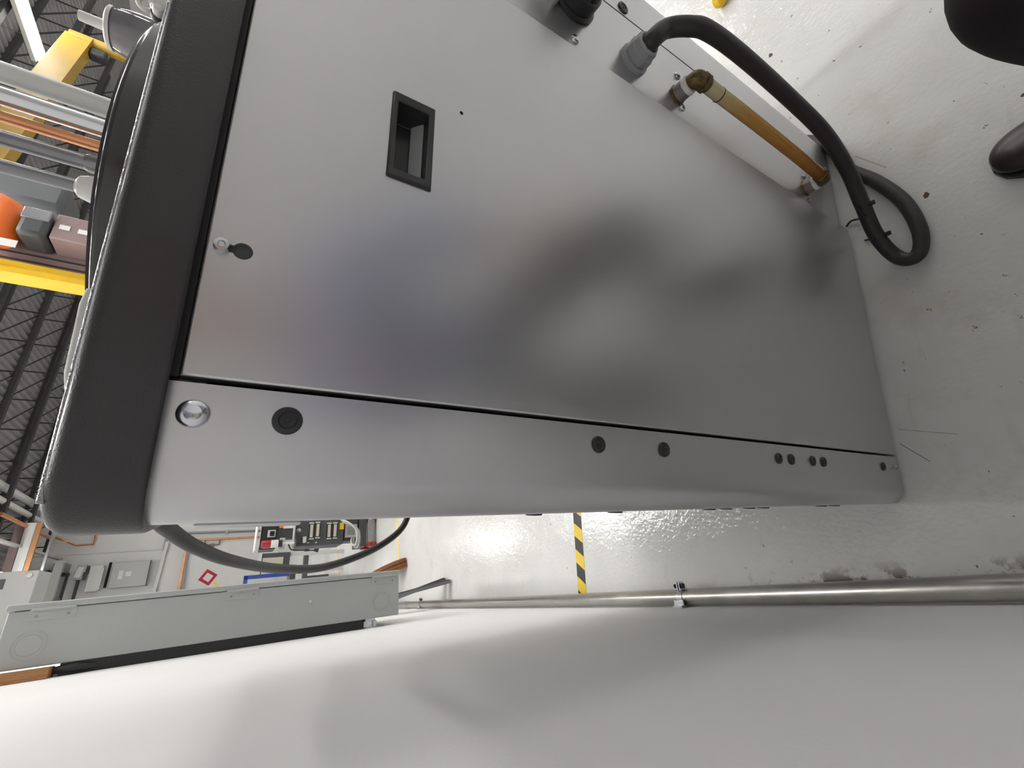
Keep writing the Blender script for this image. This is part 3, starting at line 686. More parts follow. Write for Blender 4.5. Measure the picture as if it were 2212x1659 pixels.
# broom
br = pZ(868, 1210, 0.004); bm_, bu_ = br.dot(MM), br.dot(U)
bs = thing('broom', 'brown bristle broom leaning behind the grey wall box', 'broom', br)
hb = W3(bm_ - 0.10, bu_ + 0.02, 0.27)
for k in range(46):
    a = random.uniform(-1, 1); b = random.uniform(-1, 1)
    p0 = hb + MM * a * 0.012 + U * b * 0.03; p1 = W3(bm_ + a * 0.035 - 0.02, bu_ + b * 0.13, 0.002 + 0.01 * random.random())
    if k == 0: brm = MB()
    brm.tube([p0, p0.lerp(p1, 0.5) + MM * a * 0.004, p1], [0.006, 0.010, 0.007], 6, 3)
brs = obj('bristles', brm, 'bristle', bs); brs['kind'] = 'stuff'
obj('ferrule', MB().lathe([(0.022, 0), (0.018, 0.03), (0.013, 0.08)], hb, W3(-0.10, 0.0, 0.27), 12), 'steel', bs)
obj('handle', MB().cyl(hb, W3(WM + 0.02, bu_ + 0.03, 1.25), 0.012, n=12), 'wood', bs)

# ================================================================== FLOOR MARKINGS
def tape(p0, p1, w, m_, name, label):
    p0 = Vector((p0.x, p0.y, 0)); p1 = Vector((p1.x, p1.y, 0)); d = (p1 - p0).normalized(); s_ = Vector((-d.y, d.x, 0)) * w / 2
    mb = MB(); 
    for a in (p0 - s_, p0 + s_, p1 + s_, p1 - s_): mb.v.append(a + Z * 0.0004)
    for a in list(mb.v): mb.v.append(a + Z * 0.0006)
    mb.f += [(3, 2, 1, 0), (4, 5, 6, 7), (0, 1, 5, 4), (1, 2, 6, 5), (2, 3, 7, 6), (3, 0, 4, 7)]
    return tag(obj(name, mb, m_, smooth=0), label, 'tape')
ta = pZ(1258, 1278, 0); tb = pZ(1247, 1120, 0); dd = (tb - ta).normalized()
tape(ta - dd * 0.03, ta + dd * 1.5, 0.048, 'tape', 'hazard_tape', 'yellow and black striped hazard tape across the white floor')
ta = pZ(861, 1204, 0); tb = pZ(858, 1140, 0); dd = (tb - ta).normalized()
tape(ta - dd * 0.05, ta + dd * 2.5, 0.05, 'yellowline', 'floor_line', 'thin yellow floor line beyond the black cable, beside the broom')
ta = pZ(731, 1205, 0); tb = pZ(731, 1185, 0); dd = (tb - ta).normalized()
tape(ta - dd * 0.3, ta + dd * 3, 0.07, 'yellowline', 'floor_line', 'faded yellow floor line behind the control trolley')

# ================================================================== CONTROL TROLLEY
TU = 4.15
def R4(x0, x1, y0, y1, uu):        # hall rectangle behind a picture rectangle on the plane u = uu
    a = mz(x0, y1, uu); b = mz(x1, y0, uu); return min(a[0], b[0]), max(a[0], b[0]), min(a[1], b[1]), max(a[1], b[1])
def Zx(zx, zy): return 500 + zx / 5.53, 1090 + zy / 5.53
def zr(zx0, zx1, zy0, zy1, uu=TU):
    x0, y0 = Zx(zx0, zy0); x1, y1 = Zx(zx1, zy1); return R4(x0, x1, y0, y1, uu)
tr = thing('control_trolley', 'dark grey control trolley with beige connectors and red beacon', 'trolley', W3(0.1, TU + 0.15, 0))
def tb_(name, rect, u0, u1, m_, bevel=0.0, par=None, right=0.0):
    m0, m1, z0, z1 = rect
    return obj(name, MB().mzbox(m0, m1 + right, u0, u1, z0, z1), m_, par or tr, bevel=bevel)
pan = tb_('connector_panel', zr(770, 1345, 150, 500), TU, TU + 0.30, 'ctrl', 0.004, right=0.22)
top = tb_('top_housing', zr(335, 560, 175, 540), TU - 0.01, TU + 0.25, 'blackplastic', 0.004, right=0.22)
tb_('top_edge', zr(285, 318, 175, 545), TU - 0.02, TU + 0.27, 'white', 0.003, right=0.22)
tb_('light_bar', zr(322, 365, 220, 515), TU - 0.02, TU - 0.01, 'white')
tb_('neck', zr(540, 775, 270, 410), TU + 0.02, TU + 0.12, 'ctrl', right=0.1)
tb_('white_plate', zr(620, 760, 150, 285), TU + 0.0, TU + 0.02, 'white', right=0.2)
tb_('cross_post', zr(712, 772, 165, 540), TU - 0.03, TU + 0.0, 'lightgrey', 0.003, right=0.2)
tb_('orange_label', zr(570, 622, 205, 282), TU - 0.016, TU - 0.012, 'orange')
tb_('yellow_label', zr(1290, 1345, 215, 297), TU - 0.006, TU - 0.001, 'yellow')
for a, b, c, d in ((930, 978, 240, 395), (1005, 1052, 232, 382), (1142, 1186, 242, 392), (1213, 1256, 238, 386)):
    cf = tb_('connector', zr(a - 12, b + 10, c - 12, d + 14), TU - 0.012, TU, 'blackplastic', 0.002)
    tb_('connector_insert', zr(a, b, c, d), TU - 0.020, TU - 0.010, 'beige', 0.003, cf)
    tb_('latch', zr(a - 8, b + 4, d + 8, d + 24), TU - 0.014, TU - 0.004, 'lightgrey', 0, cf)
    tb_('latch', zr(a - 2, b + 8, c - 26, c - 8), TU - 0.014, TU - 0.004, 'lightgrey', 0, cf)
for a, b in ((945, 175), (1037, 175), (915, 456), (1010, 452)): tb_('panel_tag', zr(a - 12, a + 12, b - 6, b + 6), TU - 0.006, TU, 'white')
tb_('grey_switch', zr(845, 893, 385, 460), TU - 0.03, TU, 'lightgrey', 0.003)
tb_('dark_switch', zr(780, 838, 400, 470), TU - 0.03, TU, 'blackplastic', 0.003)
tb_('socket', zr(425, 530, 305, 395), TU - 0.02, TU - 0.01, 'lightgrey', 0.003)
tb_('socket_hole', zr(455, 515, 320, 380), TU - 0.024, TU - 0.012, 'dark')
q = pU(*Zx(800, 315), TU - 0.02)
obj('eye_bolt', MB().lathe([(0.012, 0), (0.02, 0.02), (0.018, 0.035), (0, 0.036)], q, -U, 14), 'zinc', tr)
# beacon
b0 = pU(*Zx(750, 456), TU - 0.06); b1 = pU(*Zx(352, 460), TU - 0.06); ax_ = Z
bl = (b1.z - b0.z)
bcn = obj('beacon_rod', MB().cyl(b0, b0 + Z * bl * 0.38, 0.010, n=12), 'white', tr)
obj('beacon_collar', MB().lathe([(0.030, bl * 0.37), (0.030, bl * 0.49)], b0, Z, 18), 'blackplastic', bcn)
obj('beacon_base', MB().lathe([(0.030, bl * 0.49), (0.033, bl * 0.51), (0.033, bl * 0.71)], b0, Z, 20), 'white', bcn)
obj('beacon_lens', MB().lathe([(0.034, bl * 0.71), (0.034, bl * 0.93), (0.026, bl * 0.99), (0, bl)], b0, Z, 20), 'redlamp', bcn)
tb_('beacon_arm', zr(560, 640, 400, 540), TU - 0.03, TU - 0.02, 'lightgrey')
# lower frame, grille, cables, casters
fr = tb_('lower_body', zr(1345, 1530, 150, 430), TU + 0.05, TU + 0.28, 'ctrl', 0.003, right=0.22)
m0, m1, z0, z1 = zr(1362, 1512, 228, 388)
obj('grille_frame', MB().frame([(m0, z0), (m1, z0), (m1, z1), (m0, z1)], [(m0 + .02, z0 + .02), (m1 - .02, z0 + .02), (m1 - .02, z1 - .02), (m0 + .02, z1 - .02)], U * (TU + 0.03), MM, Z, U * 0.02), 'lightgrey', fr)
obj('grille', MB().mzbox(m0 + .02, m1 - .02, TU + 0.044, TU + 0.05, z0 + .02, z1 - .02), 'steel', fr)
tb_('base_block', zr(1522, 1622, 150, 500), TU, TU + 0.3, 'ctrl', 0.004, right=0.22)
m0, m1, z0, z1 = zr(1620, 1708, 182, 450)
obj('skirt', MB().mzbox(m0, m1 + 0.1, TU - 0.02, TU + 0.02, z0, z1), 'steel', tr, bevel=0.003)
for a in (150, 474):
    q = pU(*Zx(1672, a), TU)
    cs = obj('caster', MB().cyl(W3(q.dot(MM) - 0.02, TU - 0.01, 0.045), W3(q.dot(MM) + 0.02, TU - 0.01, 0.045), 0.045, n=18), 'red', tr, bevel=0.004)
    obj('caster_hub', MB().cyl(W3(q.dot(MM) - 0.024, TU - 0.01, 0.05), W3(q.dot(MM) + 0.024, TU - 0.01, 0.05), 0.018, n=12), 'zinc', cs)
    cs2 = obj('caster', MB().cyl(W3(q.dot(MM) - 0.02, TU + 0.26, 0.045), W3(q.dot(MM) + 0.02, TU + 0.26, 0.045), 0.045, n=18), 'red', tr, bevel=0.004)
for k in range(4):
    o_ = k * 12
    obj('trolley_cable', MB().tube([pU(*Zx(1300 + o_, 175 + o_), TU - 0.02), pU(*Zx(1400 + o_, 215 + o_), TU - 0.07), pU(*Zx(1490 + o_ * .8, 300), TU - 0.09), pU(*Zx(1500 + o_, 400), TU - 0.09), pU(*Zx(1480 + o_, 480 + o_), TU - 0.09), pU(*Zx(1440 + o_, 470 + o_), TU - 0.07), pU(*Zx(1430 + o_, 430), TU - 0.02), pU(*Zx(1440 + o_, 400), TU + 0.02)], 0.009, 8, 5), 'lightgrey' if k % 2 == 0 else 'greypipe', tr)
obj('trolley_cable', MB().tube([pU(*Zx(680, 470), TU - 0.03), pU(*Zx(720, 540), TU - 0.05), pU(*Zx(860, 545), TU - 0.05), pU(*Zx(1000, 545), TU - 0.05)], 0.006, 8), 'blackplastic', tr)
obj('plug', MB().tube([pU(*Zx(985, 543), TU - 0.05), pU(*Zx(1038, 547), TU - 0.05)], [0.010, 0.018], 8, 2), 'blackplastic', tr)

# cart with a beige screen behind the trolley
SU = 5.6
sr = thing('screen_cart', 'low cart with beige sloping screen beyond the control trolley', 'cart', W3(-0.1, SU + 0.2, 0))
m0, m1, z0, z1 = R4(556, 628, 1192, 1246, SU)
obj('screen_housing', MB().mzbox(m0, m1, SU, SU + 0.08, z0, z1), 'ctrl', sr, bevel=0.006)
obj('screen', MB().mzbox(m0 + 0.02, m1 - 0.05, SU - 0.006, SU, z0 + 0.07, z1 - 0.03), 'beige', sr)
obj('top_strip', MB().mzbox(m0, m1, SU - 0.012, SU - 0.002, z1 - 0.02, z1 + 0.01), 'lightgrey', sr)
for k in (0.1, 0.9):
    obj('leg', MB().mzbox(m0 + (m1 - m0) * k - 0.02, m0 + (m1 - m0) * k + 0.02, SU + 0.02, SU + 0.06, 0, z0 + 0.01), 'lightgrey', sr)
# dark low rail farther back
m0, m1, z0, z1 = R4(653, 669, 1180, 1250, 6.6)
rl = thing('floor_rail', 'dark floor rail running behind the control trolley', 'rail', W3(0.2, 6.65, 0))
obj('rail_beam', MB().mzbox(m0 - 0.3, m1 + 1.2, 6.6, 6.7, max(z0, 0.12), z1), 'ctrl', rl)
for k in (m0, m0 + 0.8, m1 + 0.9): obj('rail_foot', MB().mzbox(k - 0.03, k + 0.03, 6.6, 6.7, 0, max(z0, 0.12) + 0.01), 'ctrl', rl)
# blue stand just over the grey box's edge
m0, m1, z0, z1 = R4(526, 625, 1236, 1252, 5.0)
bl_ = thing('blue_stand', 'blue steel frame peeking over the edge of the grey wall box', 'frame', W3(m1 - 0.2, 5.0, 0))
obj('frame_post', MB().mzbox(m1 - 0.035, m1, 4.98, 5.02, z0, z1), 'blue', bl_)
obj('frame_top', MB().mzbox(m1 - 0.33, m1, 4.98, 5.02, z1 - 0.035, z1), 'blue', bl_)
obj('frame_post', MB().mzbox(m1 - 0.33, m1 - 0.295, 4.98, 5.02, 0, z1), 'blue', bl_)
obj('shelf', MB().mzbox(m1 - 0.32, m1 - 0.02, 4.9, 5.2, z0 - 0.05, z0), 'ctrl', bl_)
# red diamond tag on a yellow handle above the box edge
c_ = pU(449, 1247, 3.2)
rt = thing('red_tag', 'red square ring tag with yellow shank above the grey wall box', 'tag', c_ + Vector((0, 0, -0.06)))
r_ = 0.052
ro = [(r_ * math.cos(R(a + 12)), r_ * math.sin(R(a + 12))) for a in (0, 90, 180, 270)]; ri = [(0.55 * a, 0.55 * b) for a, b in ro]
obj('tag_ring', MB().frame(ro, ri, c_, MM, Z, U * 0.012), 'red', rt, bevel=0.003)
obj('tag_shank', MB().bar(c_ - MM * 0.035 - Z * 0.04, c_ - MM * 0.085 - Z * 0.085, 0.012, 0.034, U), 'yellow', rt)
obj('tag_bracket', MB().bar(c_ - MM * 0.08 - Z * 0.08, W3(WM, 3.2, c_.z - 0.14), 0.02, 0.02, U), 'steel', rt)

# ================================================================== FAR WALL
FU = U1 - 0.012
def fw(x0, x1, y0, y1, uu=FU): return R4(x0, x1, y0, y1, uu)
def far_box(name, label, cat, x0, x1, y0, y1, dep, m_, parts=()):
    m0, m1, z0, z1 = fw(x0, x1, y0, y1)
    t = thing(name, label, cat, W3((m0 + m1) / 2, FU, z0))
    obj('housing', MB().mzbox(m0, m1, FU - dep, FU, z0, z1), m_, t, bevel=0.01)
    for nm, a, b, c, d, mm_, pr in parts:
        q0, q1, w0, w1 = fw(a, b, c, d, FU - dep)
        obj(nm, MB().mzbox(q0, q1, FU - dep - pr, FU - dep, w0, w1), mm_, t)
    return t
far_box('switch_cabinet', 'pale grey switch cabinet on the far wall with white paper labels', 'cabinet', 237, 330, 1213, 1272, 0.3, 'lightgrey',
        (('vent', 229, 237, 1215, 1270, 'dark', 0.02), ('slot', 316, 326, 1210, 1265, 'ctrl', 0.02), ('paper_label', 253, 268, 1232, 1252, 'white', 0.008), ('paper_label', 270, 285, 1234, 1245, 'white', 0.008)))
far_box('white_cabinet', 'white wall cabinet left of the pale grey switch cabinet', 'cabinet', 186, 229, 1222, 1280, 0.25, 'white', (('door_leaf', 190, 226, 1226, 1276, 'pvc', 0.02),))
GU = 9.2
m0, m1, z0, z1 = R4(-45, 86, 1231, 1330, GU)
gc = thing('grey_cabinet', 'large pale grey cabinet high on the near wall beyond the enclosure', 'cabinet', W3(WM, GU, z0))
obj('housing', MB().mzbox(WM + 0.004, m1, GU, GU + 0.6, z0, z1), 'lightgrey', gc, bevel=0.01)
q = pU(64, 1243, GU); obj('white_knob', MB().lathe([(0.03, 0), (0.035, 0.03), (0.015, 0.04), (0, 0.04)], q, -U, 14), 'white', gc)
q0, q1, w0, w1 = R4(-20, 13, 1251, 1275, GU); obj('dark_window', MB().mzbox(q0, q1, GU - 0.01, GU, w0, w1), 'ctrl', gc)
far_box('breaker_box', 'shaded grey breaker box between the large cabinet and the white strut', 'box', 88, 108, 1231, 1300, 0.12, 'boxgrey', (('panel_rib', 90, 94, 1233, 1298, 'ctrl', 0.03),))
far_box('dark_board', 'dark equipment board behind the white wall struts', 'board', 128, 150, 1240, 1300, 0.1, 'ctrl', (('board_rail', 131, 152, 1238, 1246, 'ctrl', 0.08),))
far_box('dark_upright', 'slim dark upright beside the short white strut', 'upright', 160, 168, 1252, 1300, 0.1, 'ctrl', (('cap', 160, 168, 1250, 1253, 'steel', 0.05),))
def hbar(name, label, cat, p0, p1, w, m_, uu, clip=True):
    a = pU(*p0, uu); b = pU(*p1, uu)
    t = thing(name, label, cat, a)
    obj('tube', MB().bar(a, b, w, w, U), m_, t)
    if clip:
        for f_ in (0.15, 0.85):
            c_ = a.lerp(b, f_); obj('clip', MB().bar(c_, c_ + U * (FU - uu), w * 1.5, w * 1.5, Z), 'steel', t)
    return t
hbar('white_strut', 'long white strut beside the dark board on the far wall', 'strut', (131, 1211), (98, 1320), 0.14, 'white', FU - 0.5)
hbar('white_strut', 'short white strut above the slim dark upright', 'strut', (178, 1225), (166, 1248), 0.11, 'white', FU - 0.4)
hbar('white_conduit', 'white conduit running along the wall from the switch cabinet', 'conduit', (362, 1170), (330, 1290), 0.07, 'white', FU - 0.08)
hbar('grey_conduit', 'thin grey conduit ending in a clamp under the black cable', 'conduit', (362, 1150), (354, 1188), 0.05, 'greypipe', FU - 0.06)
hbar('copper_pipe', 'orange copper pipe between grey lines on the far wall', 'pipe', (402, 1185), (384, 1285), 0.05, 'copper', FU - 0.1)
hbar('grey_conduit', 'thin grey line beside the orange copper pipe', 'conduit', (406, 1185), (392, 1285), 0.04, 'greypipe', FU - 0.1)
for k, (xa, m_, lb_, w) in enumerate(((26, 'brown', 'brown angle along the top of the far wall', 0.16), (43, 'pvc', 'upper white pipe at the top of the far wall', 0.10), (53, 'pvc', 'lower white pipe at the top of the far wall', 0.10), (66, 'wood', 'tan pipe under the white pipes at the far wall top', 0.09), (100, 'greypipe', 'dark thin line below the pipes at the far wall top', 0.05))):
    hbar('wall_top_pipe', lb_, 'pipe', (xa + 22, 1130), (xa - 25, 1282), w * 0.8, m_, 12.55 - 0.05 * k, clip=False)
# upright grey and copper lines dropping behind the trolley
def vline(name, label, pts, r, m_, uu):
    P_ = [pU(x_, y_, uu) for x_, y_ in pts]
    t = thing(name, label, 'pipe', P_[-1]); obj('run', MB().tube(P_, r, 8, 4, spline=False), m_, t); return t
t = vline('grey_pipe', 'grey pipe dropping down the far wall behind the trolley', ((380, 1153), (470, 1150), (556, 1147), (700, 1142)), 0.028, 'greypipe', FU - 0.06)
obj('pipe_clamp', MB().box(pU(490, 1150, FU - 0.06), (0.12, 0.06, 0.05), HALL), 'steel', t)
t = vline('copper_pipe', 'brown copper pipe with a valve bypass on the far wall', ((380, 1168), (470, 1165), (556, 1160), (700, 1155)), 0.028, 'copper', FU - 0.07)
obj('bypass', MB().tube([pU(x_, y_, FU - 0.08) for x_, y_ in ((443, 1166), (443, 1177), (458, 1178), (474, 1176), (475, 1165))], 0.022, 8, 3, spline=False), 'brown', t)
obj('valve', MB().lathe([(0.02, -0.07), (0.05, -0.03), (0.05, 0.03), (0.02, 0.07)], pU(458, 1178, FU - 0.08), Z, 10), 'brown', t)
vline('copper_pipe', 'copper pipe loop below the charcoal rim corner', ((120, 1160), (165, 1178), (202, 1176), (207, 1160), (205, 1145)), 0.024, 'copper', FU - 0.1)
for k, (a, b, lb_) in enumerate((((-20, 1223), (140, 1213), 'pale wire running up beside the white strut'), ((60, 1204), (350, 1188), 'pale wire tied to the clamp under the cable'), ((-20, 1157), (90, 1151), 'topmost pale wire beside the rim corner'), ((60, 1175), (145, 1170), 'pale wire with a white tie below the rim corner'))):
    vline('hanger_wire', lb_, (a, b), 0.012, 'white' if k != 1 else 'lightgrey', FU - 0.6 - 0.03 * k)
# big duct-like pipes near the roof corner
for k, (a, b, lb_, m_) in enumerate((((-20, 1035), (75, 1090), 'upper pale pipe crossing under the roof at the frame edge', 'pvc'), ((-20, 1068), (90, 1128), 'second pale pipe crossing under the roof', 'pvc'), ((0, 1110), (100, 1158), 'copper coloured pipe crossing under the roof', 'copper'))):
    pa = pZ(a[0], a[1], 5.05 - 0.1 * k); pb = pZ(b[0], b[1], 5.05 - 0.1 * k)
    t = thing('roof_pipe', lb_, 'pipe', pa); obj('run', MB().cyl(pa, pb + (pb - pa) * 0.15, 0.07 - 0.015 * k, n=10), m_, t)
    for f_ in (0.3, 0.8): c_ = pa.lerp(pb, f_); obj('hanger', MB().cyl(c_, Vector((c_.x, c_.y, ZD)), 0.012, n=6), 'truss', t)

# ================================================================== ROOF TRUSSES
ZB, ZTOP = 4.9, 5.45
TL = {3: 'dark roof truss closest to the far wall', 2: 'second dark roof truss from the far wall', 1: 'third dark roof truss from the far wall', 0: 'fourth dark roof truss from the far wall', -1: 'fifth dark roof truss from the far wall', -2: 'sixth dark roof truss from the far wall', -3: 'seventh dark roof truss from the far wall', -4: 'dark roof truss farthest from the far wall'}
for k in range(-4, 4):
    uu = 9.98 + 1.42 * k
    if uu > U1 - 0.2: continue
    tm0, tm1 = 1.55, 12.5
    t = thing('roof_truss', TL[k] + ' under the corrugated deck', 'truss', W3((tm0 + tm1) / 2, uu, ZB), 'parallel roof trusses')
    obj('top_chord', MB().mzbox(tm0, tm1, uu - 0.05, uu + 0.05, ZTOP - 0.05, ZTOP + 0.015), 'truss', t)
    obj('bottom_chord', MB().mzbox(tm0, tm1, uu - 0.05, uu + 0.05, ZB - 0.03, ZB + 0.03), 'truss', t)
    mm_ = 1.68
    base_v = None; base_d = None
    while mm_ < 11.8:
        if base_v is None:
            base_v = obj('web_vertical', MB().cyl(W3(mm_, uu, ZB), W3(mm_, uu, ZTOP), 0.014, n=6), 'truss', t)
            base_d = obj('web_diagonal', MB().cyl(W3(mm_ + 0.63, uu, ZB), W3(mm_, uu, ZTOP), 0.014, n=6), 'truss', t)
            m_first = mm_
        else:
            for b_ in (base_v, base_d):
                c_ = b_.copy(); COL.objects.link(c_); c_.parent = t; c_.location = MM * (mm_ - m_first)
        mm_ += 0.63

gd = thing('roof_girder', 'slim pale roof channel carrying the ends of the dark trusses', 'girder', W3(1.5, 9.5, 4.80))
obj('girder_web', MB().mzbox(1.50, 1.515, 4.0, U1 - 0.02, 4.80, 4.87), 'lightgrey', gd)
for z_ in (4.80, 4.87): obj('girder_flange', MB().mzbox(1.47, 1.515, 4.0, U1 - 0.02, z_ - 0.006, z_ + 0.006), 'lightgrey', gd)
# ================================================================== CEILING LIGHTS
def lamp(m_, u_):
    t = thing('ceiling_light', 'long glowing fluorescent fitting hung below the roof trusses', 'light', W3(m_, u_, 4.72), 'fluorescent fittings in rows under the roof')
    obj('housing', MB().mzbox(m_ - 0.14, m_ + 0.14, u_ - 1.2, u_ + 1.2, 4.76, 4.82), 'white', t, bevel=0.01)
    obj('diffuser', MB().mzbox(m_ - 0.11, m_ + 0.11, u_ - 1.18, u_ + 1.18, 4.72, 4.76), 'diffuser', t)
    for s_ in (-0.9, 0.9): obj('suspension', MB().cyl(W3(m_, u_ + s_, 4.82), W3(m_, u_ + s_, ZD), 0.006, n=6), 'steel', t)
    return t
l0 = lamp(0.85, 5.48)
for m_, u_ in ((0.85, 2.3), (0.85, 10.8), (4.45, 2.3), (2.6, 2.3), (8.05, -4.3), (8.05, -1.1), (8.05, 2.1), (8.05, 5.25), (11.65, -4.0), (11.65, -0.85), (11.65, 2.3), (11.65, 5.48)):  # the single off-row fitting is added to brighten the near wall and floor
    c_ = copy_tree(l0, W3(m_ - 0.85, u_ - 5.48, 0))
    if (m_, u_) == (8.05, 5.25): c_['label'] = 'glowing fluorescent fitting hanging beside the yellow jib crane boom'; del c_['group']

# ================================================================== JIB CRANE, MAST
JU = 5.9
a = pU(172, 82, JU); b = pU(272, 126, JU)
jm = (a.dot(MM) + b.dot(MM)) / 2; jz = a.z
jc = thing('jib_crane', 'yellow jib crane post with horizontal boom near the ceiling light', 'crane', W3(jm, JU, 0))
obj('post', MB().cyl(W3(jm, JU, 0), W3(jm, JU, jz + 0.1), 0.085, n=18), 'yellowdull', jc)
bend = pZ(10, 288, jz)
obj('boom', MB().bar(W3(jm, JU, jz), bend + (bend - W3(jm, JU, jz)) * 0.3, 0.10, 0.30), 'yellowdull', jc, bevel=0.01)
obj('boom_flange', MB().bar(W3(jm, JU, jz - 0.16), bend + (bend - W3(jm, JU, jz)) * 0.3 - Z * 0.16, 0.18, 0.03), 'yellowdull', jc)
obj('base_plate', MB().mzbox(jm - 0.25, jm + 0.25, JU - 0.25, JU + 0.25, 0, 0.03), 'yellowdull', jc)
obj('hoist', MB().box(W3(jm - 0.22, JU, jz - 0.27), (0.16, 0.14, 0.2), HALL), 'blackplastic', jc, bevel=0.03)
MU = 3.0
def mcol(y0, y1, x=100): return mz(x, y1, MU)[0], mz(x, y0, MU)[0]
ms = thing('lift_mast', 'tall yellow and brown lift mast with orange drive rising behind the cabinet', 'mast', W3(1.9, MU + 0.1, 0))
a0, a1 = mcol(576, 602)
obj('yellow_column', MB().mzbox(a0, a1, MU, MU + 0.14, 0, 4.2), 'yellow', ms, bevel=0.006)
obj('yellow_flange', MB().mzbox(a0 - 0.012, a0 + 0.03, MU - 0.02, MU, 0, 4.2), 'yellow', ms)
b0_, b1_ = mcol(496, 574)
obj('brown_column', MB().mzbox(b0_, b1_, MU + 0.05, MU + 0.2, 0, 4.1), 'brown', ms, bevel=0.006)
for k in (0.12, 0.30): obj('column_seam', MB().mzbox(b0_ + (b1_ - b0_) * k, b0_ + (b1_ - b0_) * k + 0.008, MU + 0.044, MU + 0.051, 0, 4.1), 'truss', ms)
z_ = lambda x: mz(x, 520, MU)[1]
q0, q1 = mcol(484, 552)
obj('brown_box', MB().mzbox(q0 + 0.05, q1, MU - 0.14, MU + 0.05, 1.6, z_(128)), 'brown', ms, bevel=0.006)
obj('motor', MB().mzbox(q0 + 0.03, q1 - 0.02, MU - 0.16, MU + 0.05, z_(122), z_(52)), 'ctrl', ms, bevel=0.03)
obj('motor_band', MB().mzbox(q1 - 0.1, q1 - 0.015, MU - 0.165, MU + 0.05, z_(120), z_(54)), 'greypipe', ms, bevel=0.006)
for xx, yy in ((140, 492), (180, 502)):
    p = pU(xx, yy, MU - 0.142); obj('white_label', MB().box(p, (0.035, 0.004, 0.05), HALL), 'white', ms)
obj('orange_drive', MB().tube([pU(-30, 470, MU - 0.05), pU(5, 452, MU - 0.05), pU(8, 480, MU - 0.05), pU(-10, 520, MU - 0.05)], [0.06, 0.10, 0.10, 0.07], 14, 5), 'orange', ms)
obj('orange_arm', MB().mzbox(mcol(506, 556)[0], mcol(506, 556)[1], MU - 0.12, MU - 0.01, z_(28), z_(-40)), 'orange', ms, bevel=0.03)
obj('arm_label', MB().box(pU(8, 522, MU - 0.125), (0.05, 0.006, 0.11), HALL), 'white', ms)
obj('black_coupling', MB().cyl(pU(55, 500, MU - 0.05), pU(22, 494, MU - 0.05), 0.045, 0.03, n=14), 'blackplastic', ms)
# grey duct behind the pipes
p0 = pU(20, 425, 4.2); p1 = pU(125, 452, 4.2)
dk = thing('grey_duct', 'dull grey duct above the brown mast, under the roof', 'duct', p1)
obj('duct_body', MB().box((p0 + p1) / 2, (0.30, 0.4, abs(p0.z - p1.z) + 0.2), HALL), 'ctrl', dk, bevel=0.05)
obj('duct_rod', MB().cyl(W3(p0.dot(MM), 4.2, p0.z), W3(p0.dot(MM), 4.2, ZD), 0.02, n=8), 'truss', dk)

# ================================================================== YELLOW CAP AND PHOTOGRAPHER
yc = pZ(1555, -2, 0.024)
yb = thing('yellow_grip', 'rounded yellow handle grip lying on the white floor at the frame edge', 'handle', (yc.x, yc.y, 0.0))
obj('grip', MB().lathe([(0, -0.024), (0.012, -0.021), (0.021, -0.012), (0.0235, 0.0), (0.0235, 0.12), (0.018, 0.13)], (yc.x, yc.y, 0.024), X, 18), 'yellow', yb)
obj('shaft', MB().cyl((yc.x + 0.12, yc.y, 0.024), (yc.x + 0.9, yc.y, 0.024), 0.012, n=12), 'steel', yb)

def skin(name, verts, edges, m_, parent=None, loc=None, rootv=0, sub=2):
    me = bpy.data.meshes.new(name)
    off = root_loc(parent) if parent else Vector(loc)
    me.from_pydata([Vector(v[:3]) - off for v in verts], edges, [])
    o = bpy.data.objects.new(name, me); COL.objects.link(o)
    if parent: o.parent = parent
    else: o.location = off
    md = o.modifiers.new('skin', 'SKIN')
    lay = me.skin_vertices[0] if len(me.skin_vertices) else None
    if lay is None:
        import bmesh
        bm = bmesh.new(); bm.from_mesh(me); bm.verts.layers.skin.verify(); bm.to_mesh(me); bm.free(); lay = me.skin_vertices[0]
    for i, v in enumerate(verts):
        r_ = v[3] if len(v) > 3 else 0.05
        lay.data[i].radius = (r_, v[4] if len(v) > 4 else r_)
        lay.data[i].use_root = (i == rootv)
    md.use_smooth_shade = True
    s_ = o.modifiers.new('sub', 'SUBSURF'); s_.levels = sub; s_.render_levels = sub
    me.materials.append(M[m_]); return o
FT = Vector((0.632, -0.50, 0))
hip = (0.42, -0.86, 0.55)
body = [hip, (0.39, -0.84, 0.75), (0.36, -0.80, 0.93), (0.34, -0.76, 1.06), (0.33, -0.72, 1.14), (0.32, -0.70, 1.20),
        (0.20, -0.77, 1.05), (0.16, -0.76, 0.84), (0.22, -0.60, 0.98), (0.50, -0.72, 1.05), (0.65, -0.62, 0.86), (0.63, -0.47, 0.65),
        (0.52, -0.80, 0.53), (0.655, -0.335, 0.44), (0.635, -0.50, 0.09), (0.33, -0.88, 0.50), (0.30, -0.56, 0.10), (0.32, -0.96, 0.07)]
body = [body[0]] + [(p[0], p[1] + 0.07, p[2]) for p in body[1:9]] + [(body[9][0], body[9][1] + 0.07, body[9][2])] + body[10:]
rad = [0.12, 0.12, 0.13, 0.10, 0.055, 0.055, 0.055, 0.042, 0.030, 0.055, 0.042, 0.032, 0.085, 0.062, 0.042, 0.085, 0.062, 0.042]
eds = [(0, 1), (1, 2), (2, 3), (3, 4), (4, 5), (3, 6), (6, 7), (7, 8), (3, 9), (9, 10), (10, 11), (0, 12), (12, 13), (13, 14), (0, 15), (15, 16), (16, 17)]
person = skin('person', [(*p, r_) for p, r_ in zip(body, rad)], eds, 'skin', loc=(0.45, -0.7, 0))
tag(person, 'crouching person in dark trousers and slate shirt, only knee and shoe showing', 'person')
HD = Vector((0.31, -0.58, 1.305))
